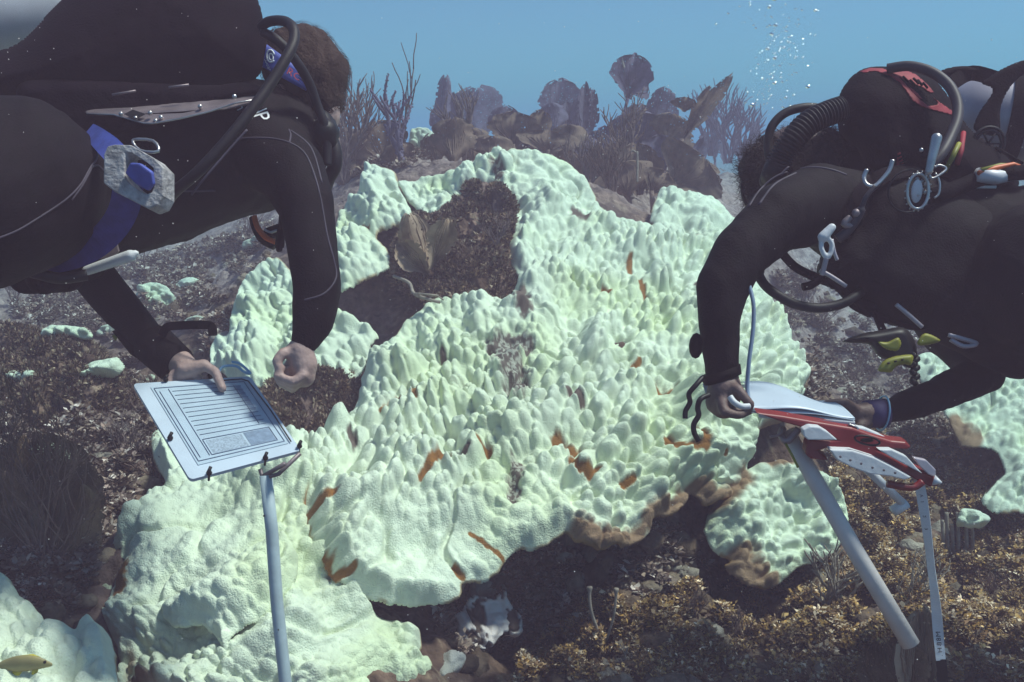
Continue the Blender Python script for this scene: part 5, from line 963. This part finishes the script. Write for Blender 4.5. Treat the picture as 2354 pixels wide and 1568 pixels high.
# ---- vest
t = empty('buoyancy_vest', W(2100,300,1.6), 'black buoyancy vest with red flashes and inflated shoulder on the right diver', 'buoyancy vest')
pillow('bladder', [(1928,300),(1926,255),(1932,212),(1962,172),(2002,154),(2070,156),(2130,172),(2165,200),(2195,245),(2235,300),(2300,345),(2340,400),(2330,450),(2250,470),(2100,420),(2040,430),(1990,380),(1972,345),(1945,325)], lambda u, v: 1.72 - (u - 2000) * .00008, .11, 90, M['cordura'], t, step=4, wob=.02, wobs=60, back=.12)
pillow('side_panel', [(2000,400),(2100,380),(2250,440),(2420,420),(2500,500),(2500,900),(2354,862),(2240,830),(2150,772),(2030,742),(1960,690),(1880,640),(1900,560),(1950,500)], lambda u, v: 1.64, .10, 120, M['neo'], t, step=6, wob=.015, wobs=80, back=.08)
vest_b = [o for o in bpy.data.objects if o.parent == t]; VS = Surf(vest_b)
def patch(name, poly, mt, parent, surf=VS, lift=.003, dflt=1.6, step=3.0, th=.002):
    U, V_, sd, keep, Q = gridcells(poly, step); P3 = [surf.at(a, b, lift, dflt) for a, b in zip(U[keep], V_[keep])]; n = len(P3); V2 = np.array([tuple(p) for p in P3]); E = boundary(Q)
    ray = V2 - np.array([0, 0, CAMZ]); ray /= np.linalg.norm(ray, axis=1)[:, None]
    Fc = np.concatenate([Q, Q[:, ::-1] + n, np.stack([E[:, 1], E[:, 0], E[:, 0] + n, E[:, 1] + n], -1)]); return mesh_obj(name, np.concatenate([V2, V2 + ray * th]), Fc, mt, parent)
patch('red_flash', [(1975,164),(2000,156),(2030,157),(2062,172),(2085,196),(2108,222),(2135,244),(2160,240),(2142,222),(2180,248),(2198,262),(2202,268),(2178,262),(2155,256),(2140,252),(2118,245),(2098,232),(2085,212),(2068,190),(2045,174),(2012,163),(1985,168)], M['redcloth'], t)
patch('red_flash', [(2040,164),(2080,160),(2108,172),(2130,192),(2148,212),(2138,214),(2118,200),(2098,194),(2082,184),(2060,176)], M['redcloth'], t)
patch('red_flash', [(2088,198),(2100,205),(2112,216),(2122,230),(2112,226),(2098,214)], M['redcloth'], t)
m = MB()
for (a, b, c, e) in ((2092,184,2104,196),(2100,180,2112,192),(2110,184,2120,196),(2122,190,2132,202),(2076,176,2088,188)): m.tube([VS.at(a, b, .006, 1.6), VS.at(c, e, .006, 1.6)], .0022, 5)
m.build('flash_marking', M['cordura'], t)
patch('red_tab', [(2063,352),(2070,350),(2078,372),(2072,386),(2060,384)], M['redcloth'], t)
m = MB()
for k in range(5): m.tube([VS.at(2064 + k * 2, 360 + k * 8, .005, 1.6), VS.at(2082, 350 + k * 9, .005, 1.6)], .0016, 5)
m.build('tab_stitching', M['cordura'], t)
patch('shoulder_strap', [(1935,500),(1965,430),(2010,395),(2090,372),(2170,362),(2180,380),(2110,400),(2040,420),(2000,450),(1975,520),(1950,560),(1930,545)], M['cordura'], t, surf=Surf(vest_b + [RPs]), lift=.012, th=.01)
m = MB(); c0 = VS.at(2272,330,.012,1.62)
for rr2 in (.030, .024): m.tube([c0 + Vector((rr2 * math.cos(a), 0, rr2 * math.sin(a))) for a in np.linspace(0, 2 * math.pi, 30)], .003, 6, cap=False)
for a in range(6): m.tube([c0, c0 + Vector((.024 * math.cos(a * 1.047), 0, .024 * math.sin(a * 1.047)))], .002, 5)
m.build('dump_valve', M['rubber'], t)
m = MB(); m.tube([VS.at(a, b, .012, 1.6) for a, b in ((2130,455),(2180,440),(2240,415),(2300,400),(2360,395))], .014, 10); m.build('chest_strap', M['cordura'], t)
m = MB(); m.tube([VS.at(a, b, .020, 1.6) for a, b in ((2245,402),(2290,408),(2330,400),(2400,395))], .013, 10); m.build('grey_sleeve', M['paleal'], t)
for (mt, pp) in (('yellow', [(2255,392),(2300,380),(2340,382)]), ('orange', [(2250,398),(2290,386),(2330,378),(2354,388)]), ('yellow', [(2205,330),(2190,360),(2172,395)]), ('redcloth', [(2215,305),(2210,345),(2200,378)])):
    m = MB(); m.tube([VS.at(a, b, .028, 1.6) for a, b in pp], .0045, 8); m.build('coloured_cord', M[mt], t)
m = MB(); m.tube([VS.at(2225,430,.02,1.6), VS.at(2290,430,.02,1.6)], .003, 6); m.build('white_tag', M['white'], t)
m = MB(); m.tube([VS.at(2290,340,.02,1.6), VS.at(2350,375,.02,1.6)], .003, 6); m.build('lanyard', M['cordura'], t)
# hardware: bolt snap, swivel hook, pressure gauge ring
t = empty('bolt_snap', W(2140,345,1.5), 'shiny steel tube shaped bolt snap on the right diver chest', 'bolt snap')
m = MB(); m.capsule(W(2152,322,1.49), .009, W(2135,395,1.49), .0065, 12); m.ball(W(2153,318,1.49), .0095, 10); sn = m.build('barrel', M['steel'], t); finish(sn, voxel=.002, smooth=2)
m = MB(); m.tube(wpath([(2135,395,1.49),(2142,410,1.488),(2160,402,1.488),(2175,388,1.49),(2160,380,1.49),(2148,385,1.49)], 5), .0022, 6); m.ball(W(2118,345,1.49), .004, 6); m.build('gate', M['steel'], t)
m = MB()
for k in range(9): m.ball(W(2118 + 10 * math.sin(k * 2.1), 400 + k * 6, 1.50), .0042, 6)
m.tube(wpath([(2150,398,1.5),(2160,420,1.5),(2158,445,1.5),(2148,455,1.5)], 5), .002, 6); m.build('chain', M['steel'], t)
t = empty('pressure_gauge', W(2110,440,1.5), 'round steel rimmed gauge hanging from the right diver chest snap', 'gauge')
m = MB(); g0 = W(2110,440,1.495); m.tube([g0 + Vector((.018 * math.cos(a), .004 * math.sin(a), .029 * math.sin(a))) for a in np.linspace(0, 2 * math.pi, 30)], .0028, 8, cap=False)
for k in range(18): a = k * math.pi / 9; m.ball(g0 + Vector((.0215 * math.cos(a), 0, .033 * math.sin(a))), .0018, 6)
m.build('rim', M['steel'], t)
m = MB(); m.ball(g0 + Vector((0, .004, 0)), (.010, .003, .020), 14); m.build('face', M['paleal'], t)
m = MB(); m.tube([g0 + Vector((.036 * math.cos(a) - .01, .01, .036 * math.sin(a))) for a in np.linspace(0.5, 5.2, 24)], .0018, 6); m.build('loop', M['rubber'], t)
t = empty('clip_hook', W(2010,410,1.5), 'open curved steel hook clip on the right diver shoulder strap', 'clip')
m = MB(); m.tube(wpath([(1993,390,1.50),(1986,408,1.50),(1992,424,1.495),(2010,428,1.49),(2030,410,1.49),(2045,390,1.49),(2052,368,1.49)], 6), .0038, 8); m.build('hook', M['steel'], t)
m = MB(); m.tube(wpath([(2010,428,1.49),(1990,455,1.49),(1980,480,1.495),(1965,510,1.50),(1945,535,1.505),(1925,550,1.51)], 6), [.0045] * 12 + [.008] * 12 + [.009] * 7, 8); m.build('strap', M['greyhose'], t)
m = MB(); m.ball(W(1968,490,1.495), .008, 8); m.tube(wpath([(1955,500,1.5),(1940,515,1.5),(1960,520,1.5)], 4), .006, 8); m.build('swivel', M['plate'], t)
t = empty('carabiner', W(1905,555,1.47), 'pale blue plastic clip with a loop, hanging at the right diver armpit', 'clip')
m = MB(); m.capsule(W(1912,523,1.46), .007, W(1892,545,1.46), .009); m.tube(wpath([(1890,545,1.46),(1888,570,1.46),(1900,592,1.46),(1910,580,1.46),(1912,560,1.46),(1900,545,1.46)], 6), .0045, 8); cb = m.build('clip', M['white'], t); finish(cb, voxel=.0022, smooth=2)
m = MB(); m.tube(wpath([(1900,592,1.46),(1895,612,1.465),(1890,632,1.47)], 5), .0045, 8); m.tube(wpath([(1912,550,1.46),(1918,580,1.46),(1925,598,1.46)], 5), .003, 6); m.build('lanyard', M['alu'], t)
# ---- hoses
t = empty('regulator_hose', W(1850,280,1.7), 'thin black hose arching over the curly hair of the right diver', 'hose')
m = MB(); m.tube(wpath([(1925,262,1.72),(1890,250,1.70),(1850,247,1.69),(1805,260,1.69),(1775,290,1.69),(1766,325,1.69),(1768,360,1.69),(1776,392,1.70)], 8), .0085, 12); m.build('hose', M['rubber'], t)
t = empty('corrugated_hose', W(1850,300,1.66), 'ribbed inflator hose from the right diver vest down over the hair', 'hose')
pts = wpath([(1935,250,1.66),(1900,262,1.655),(1860,282,1.65),(1825,318,1.65),(1800,355,1.66),(1785,390,1.67)], 22); m = MB(); m.tube(pts, [.0215 + .0028 * (1 if i % 4 < 2 else -1) for i in range(len(pts))], 18); m.build('ribbed_tube', M['rubber'], t)
m = MB(); m.capsule(W(1783,392,1.67), .024, W(1770,415,1.69), .020); m.build('inflator', M['plastic'], t)
t = empty('low_pressure_hose', W(2180,250,1.55), 'smooth grey black hose curving down across the right diver vest', 'hose')
m = MB(); m.tube(wpath([(2040,158,1.66),(2090,152,1.64),(2140,165,1.62),(2180,195,1.60),(2200,235,1.58),(2200,275,1.56),(2185,315,1.54),(2165,352,1.52),(2140,380,1.515)], 8), .0095, 12); m.build('hose', M['greyhose'], t)
t = empty('octopus_hose', W(1850,700,1.55), 'thick black hose hanging in a loop below the right diver chest', 'hose')
m = MB(); m.tube(wpath([(1738,590,1.56),(1742,625,1.55),(1758,655,1.54),(1790,680,1.53),(1830,700,1.53),(1880,708,1.53),(1930,700,1.54),(1965,682,1.56),(1990,660,1.60)], 8), [.011] * 10 + [.0085] * 55, 12); m.build('hose', M['rubber'], t)
# tangled straps under the chest
t = empty('chest_straps', W(1990,690,1.6), 'ragged black harness straps hanging under the right diver belly', 'straps')
m = MB()
for pth, r in (([(1800,585,1.60),(1830,615,1.60),(1880,640,1.60),(1930,660,1.60),(1985,705,1.60),(2040,735,1.60)], .010), ([(1905,632,1.58),(1925,652,1.58),(1950,680,1.58),(1985,700,1.58),(2010,712,1.58)], .012),
               ([(1845,660,1.58),(1865,655,1.58),(1885,642,1.58)], .009), ([(1940,672,1.58),(1960,700,1.58),(2000,722,1.60)], .009), ([(2010,710,1.60),(2025,750,1.60),(2032,765,1.60)], .009), ([(2040,730,1.60),(2090,752,1.60),(2150,752,1.60),(2190,762,1.60)], .006), ([(1870,628,1.585),(1866,640,1.58)], .007)):
    m.tube(wpath(pth, 6), r * 0.8, 8)
m.build('webbing', M['cordura'], t)
m = MB(); m.tube(wpath([(1885,622,1.56),(1905,632,1.56),(1930,648,1.56),(1945,658,1.56)], 6), .004, 6); m.tube(wpath([(2060,700,1.56),(2090,725,1.56),(2120,752,1.56)], 5), .004, 6); m.build('grey_cord', M['alu'], t)
# yellow second stage
t = empty('octopus_regulator', W(2040,800,1.5), 'black and yellow spare regulator hanging below the right diver belly', 'regulator')
pillow('housing', [(1936,786),(1975,768),(2030,758),(2070,752),(2090,762),(2105,790),(2110,830),(2105,850),(2060,835),(2020,820),(2005,800),(1990,790)], 1.52, .025, 18, M['plastic'], t, step=3.5)
pillow('yellow_cover', [(2018,852),(2028,832),(2052,820),(2092,815),(2100,822),(2094,840),(2080,838),(2062,842),(2050,855),(2038,856)], 1.485, .012, 9, M['yellow'], t, step=2.5)
pillow('yellow_panel', [(2018,786),(2040,786),(2064,776),(2072,790),(2064,806),(2048,806),(2032,800)], 1.488, .008, 6, M['yellow'], t, step=2.5)
pillow('yellow_tab', [(2110,782),(2128,766),(2162,782),(2140,792),(2112,794)], 1.50, .008, 6, M['yellow'], t, step=2.5)
m = MB()
for k in range(7): m.capsule(W(2098 + (k % 2) * 10, 815 + k * 10, 1.50), .006, W(2104 - (k % 2) * 6, 822 + k * 10, 1.50), .005, 8)
m.build('mouthpiece', M['plastic'], t)
m = MB()
for k in range(3): m.tube([W(2040 + k * 16, 836 - k * 4, 1.472), W(2046 + k * 16, 834 - k * 4, 1.472)], .0016, 5)
m.build('lettering', M['plastic'], t)
m = MB(); m.tube(wpath([(2180,770,1.52),(2210,778,1.515),(2245,790,1.52),(2215,796,1.515),(2185,780,1.52)], 5), .0042, 6); tag(m.build('d_ring', M['alu']), 'dull metal ring at the right diver waist', 'ring')
# ---- slate of the right diver: board with curling sheets
t = empty('dive_slate', W(1840,930,1.5), 'white slate with curling sheets gripped by the right diver', 'slate')
nu, nv = 40, 14; V = []; Fc = []
c00, c10, c11, c01 = W(1728,948,1.42), W(1966,970,1.42), W(1900,930,1.62), W(1700,890,1.62)
for i in range(nu + 1):
    for j in range(nv + 1):
        s, q = i / nu, j / nv; p = (c00 * (1 - s) + c10 * s) * (1 - q) + (c01 * (1 - s) + c11 * s) * q
        p = p + Vector((0, 0, .018 * math.sin(math.pi * q) * (1 - s * .6) + .004 * math.sin(s * 6) * q)); V.append(p)
for i in range(nu):
    for j in range(nv): a = i * (nv + 1) + j; Fc.append((a, a + 1, a + nv + 2, a + nv + 1))
for k, dz in enumerate((0, .005, .0095)):
    m = MB(); m.add([v + Vector((0, .001 * k, dz + .002 * k * math.sin(v.x * 40 + k))) for v in V], Fc); o = m.build('sheet', M['board'] if k else M['white'], t)
    md = o.modifiers.new('s', 'SOLIDIFY'); md.thickness = .0012; finish(o)
m = MB(); m.slab([W(1745,952,1.415), W(1966,972,1.415), W(1962,962,1.60), W(1722,905,1.62)], (0, 0, -.006)); m.build('board', M['white'], t, smooth=False)
m = MB(); m.ball(W(1962,985,1.42), .006, 8); m.tube([W(1905,980,1.42), W(1935,984,1.415)], .004, 6); m.tube(wpath([(1950,975,1.41),(1972,985,1.41),(1960,1000,1.41)], 4), .002, 6); m.build('wing_nuts', M['steel'], t)
m = MB(); m.tube(wpath([(1678,912,1.405),(1688,925,1.40),(1704,934,1.40),(1722,934,1.405)], 6), .005, 10); m.build('pencil_ring', M['white'], t)
m = MB(); m.tube(wpath([(1722,655,1.46),(1732,700,1.45),(1731,760,1.445),(1722,830,1.44),(1718,890,1.44),(1722,935,1.43)], 8), .0034, 8); tag(m.build('lanyard', M['cord']), 'thin blue grey cord hanging from the right diver sleeve to the slate', 'cord')
m = MB(); m.slab([W(1624,862,1.50), W(1640,876,1.50), W(1646,900,1.50), W(1622,905,1.50), W(1616,885,1.50)], (0, .003, 0)); m.build('slate_corner', M['board'], t, smooth=False)
# ---- red tape reel
t = empty('tape_reel', W(1950,1030,1.4), 'open red tape reel with white spool panels, held under the right slate', 'tape reel')
def rp(pts, d, vec): m = MB(); m.slab([W(a, b, d + (a - 1740) * .00002) for a, b in pts], vec); return m
o = rp([(1738,950),(1800,958),(1880,972),(1960,985),(2000,1000),(2050,1015),(2082,1018),(2096,1028),(2088,1034),(2040,1032),(2020,1036),(2080,1068),(2140,1092),(2162,1105),(2158,1118),(2138,1120),(2110,1106),(2060,1078),(1990,1050),(1950,1036),(1905,1030),(1880,1038),(1900,1052),(1905,1060),(1865,1056),(1852,1046),(1856,1022),(1864,1012),(1910,1014),(1925,1012),(1896,992),(1850,985),(1800,972)], 1.40, (0, .022, .004)).build('frame', M['red'], t, smooth=False); finish(o, bevel=.003)
o = rp([(1846,988),(1862,980),(1885,982),(1905,994),(1926,1012),(1880,1012),(1858,1012),(1848,1003)], 1.385, (0, .015, 0)).build('panel', M['white'], t, smooth=False); finish(o, bevel=.002)
o = rp([(1908,1034),(1960,1036),(2010,1052),(2050,1072),(2096,1098),(2080,1104),(2050,1096),(2000,1090),(1960,1076),(1925,1058)], 1.383, (0, .018, 0)).build('panel', M['white'], t, smooth=False); finish(o, bevel=.002)
o = rp([(2020,1034),(2050,1034),(2085,1050),(2110,1078),(2122,1090),(2095,1076),(2050,1052)], 1.383, (0, .015, 0)).build('panel', M['white'], t, smooth=False); finish(o, bevel=.002)
o = rp([(1950,978),(1990,985),(2030,1002),(2062,1016),(2020,1014),(1985,1002)], 1.41, (0, .015, 0)).build('panel', M['white'], t, smooth=False); finish(o, bevel=.002)
o = rp([(2100,1052),(2130,1058),(2152,1080),(2152,1098),(2135,1092),(2118,1076)], 1.395, (0, .01, 0)).build('crank', M['alu'], t, smooth=False); finish(o, bevel=.002)
m = MB(); m.tube(wpath([(2040,1112,1.40),(2070,1118,1.40),(2100,1120,1.40),(2120,1108,1.40)], 5), .006, 8); m.build('lower_arm', M['red'], t)
m = MB(); m.tube([W(2146,1104,1.40), W(2165,1110,1.395)], [.009, .0015], 12); m.build('nose_cone', M['white'], t)
m = MB()
for uu, vv in ((1932,1050),(1955,1058),(1980,1066),(2006,1075),(2032,1081),(2058,1087)): m.ball(W(uu, vv, 1.381), (.0022, .001, .0022), 8)
m.build('rivet_holes', M['plate'], t)
m = MB(); m.tube([W(1993,1012,1.392) + Vector((.020 * math.cos(a), -.001, .007 * math.sin(a) - .004 * math.cos(a))) for a in np.linspace(0, 2 * math.pi, 24)], .0018, 6, cap=False); m.ball(W(1993,1012,1.392), (.011, .002, .004), 10); m.build('hub_mark', M['plastic'], t)
# tape
t = empty('measuring_tape', W(2140,1300,1.42), 'white measuring tape hanging down from the red reel', 'tape')
tp_ = [(2112,1100,1.415),(2122,1160,1.42),(2132,1230,1.42),(2140,1300,1.425),(2148,1360,1.42),(2154,1420,1.42),(2159,1480,1.42),(2163,1518,1.42)]
pth = wpath(tp_, 10); nrm = []
for i in range(len(pth)):
    f = i / (len(pth) - 1); a = 1.15 * math.sin(math.pi * min(1, f * 1.15)) ; nrm.append(Vector((math.sin(a), math.cos(a), 0)))
tape = ribbon('ribbon', pth, .0155, .0008, M['white'], t, nrm)
for k, (f, txt) in enumerate(((.10, 'V'), (.14, '1'), (.20, '2'), (.26, '3'), (.80, 'M'), (.835, '8'), (.87, 'B'), (.905, 'H'), (.95, '.'))):
    i = int(f * (len(pth) - 1)); p = pth[i]; tt = (pth[i + 1] - pth[i - 1]).normalized(); w = tt.cross(nrm[i]).normalized(); nn = w.cross(tt).normalized(); nn = nn if nn.y < 0 else -nn
    text_on(txt, lambda x, y, z, p=p, tt=tt, w=w, nn=nn: p + w * (-y) * .010 * (1 if w.x < 0 else -1) * -1 + tt * x * .012 + nn * .0009, 1.0 if f > .5 else .7, 'number', M['plastic'], tape)
ribbon('dark_end', wpath([(2163,1516,1.42),(2166,1545,1.42),(2168,1600,1.42)], 6), .016, .0016, M['plastic'], t)
# pipes
m = MB(); m.tube([W(1808,990,1.46), W(1870,1098,1.44), W(1965,1265,1.42), W(2094,1482,1.40)], [.0125, .0135, .0138, .0142], 24)
po = m.build('pipe', M['pvc']); tag(po, 'long white pipe slanting down from under the right slate', 'pipe')
m = MB(); m.tube(wpath([(1800,985,1.45),(1796,1000,1.44),(1808,1014,1.43),(1824,1000,1.43),(1836,985,1.43)], 5), .006, 8); m.tube(wpath([(1770,1005,1.44),(1790,1000,1.43),(1800,985,1.43)], 4), .0025, 6); m.build('bracket', M['plate'], po)
m = MB(); m.tube(wpath([(1806,1020,1.425),(1820,1045,1.42),(1835,1075,1.415)], 4), .0022, 6); m.build('yellow_cord', M['yellow'], po)
m = MB(); m.tube([W(1985,1070,1.50), W(2076,1158,1.55)], .0075, 14); m.tube([W(2084,1156,1.55), W(2052,1176,1.55)], .0095, 14)
tag(m.build('reel_handle', M['white']), 'small white angled handle hanging behind the red reel', 'handle')
# ------------------------------------------------------------------ bubbles, suspended particles
rg = random.Random(8)
def bub(n, lab_, pts):
    pass
m = MB(); cnt = 0
for k in range(260):
    v = rg.uniform(-20, 250); c = 1775 + 18 * math.sin(v / 60); sp = 22 + v * .05 + 30 * (v < 60); u = rg.gauss(c, sp); r = rg.choice([.0012, .0016, .0022, .003]) * (1 if rg.random() > .1 else 1.8)
    p = W(u, v, rg.uniform(2.1, 2.6)); m.ball(p, (r * 1.2, r * 1.2, r * .8), 8)
tag(m.build('bubble_stream', M['bubble']), 'loose stream of tiny air bubbles rising left of the right diver', 'bubbles', kind='stuff')
m = MB(); rgn = np.random.default_rng(5); V = []; Fc = []
for k in range(900):
    d = rgn.uniform(0.7, 3.2); p = W(rgn.uniform(-100, 2450), rgn.uniform(-50, 1600), d); r = 0.00055 * d ** .6 * rgn.uniform(.6, 1.5)
    n = len(V); V += [p + Vector(q) * r for q in ((1, 0, 0), (-1, 0, 0), (0, 1, 0), (0, -1, 0), (0, 0, 1), (0, 0, -1))]; Fc += [(n + a, n + b, n + c) for a, b, c in ((0, 2, 4), (2, 1, 4), (1, 3, 4), (3, 0, 4), (2, 0, 5), (1, 2, 5), (3, 1, 5), (0, 3, 5))]
tag(mesh_obj('suspended_particles', V, Fc, M['snow'], None, False), 'pale suspended specks drifting in the water', 'particles', kind='stuff')
# ------------------------------------------------------------------ the water itself
hz = MB(); x0, x1, y0, y1, z0, z1 = -60, 60, -6, 110, -1.6, 2.6
hz.slab([(x0, y0, z0), (x1, y0, z0), (x1, y1, z0), (x0, y1, z0)], (0, 0, z1 - z0))
hm = bpy.data.materials.new('sea_haze'); hm.use_nodes = True; nt = hm.node_tree; nt.nodes.remove(nt.nodes['Principled BSDF'])
pv = nt.nodes.new('ShaderNodeVolumePrincipled'); nt.links.new(pv.outputs['Volume'], nt.nodes['Material Output'].inputs['Volume'])
pv.inputs['Density'].default_value = 0.225; pv.inputs['Color'].default_value = (0.175, 0.125, 0.165, 1); pv.inputs['Absorption Color'].default_value = (0.25, 0.74, 0.88, 1)
pv.inputs['Anisotropy'].default_value = 0.0
haze = hz.build('haze', hm, None, False); tag(haze, kind='stuff')
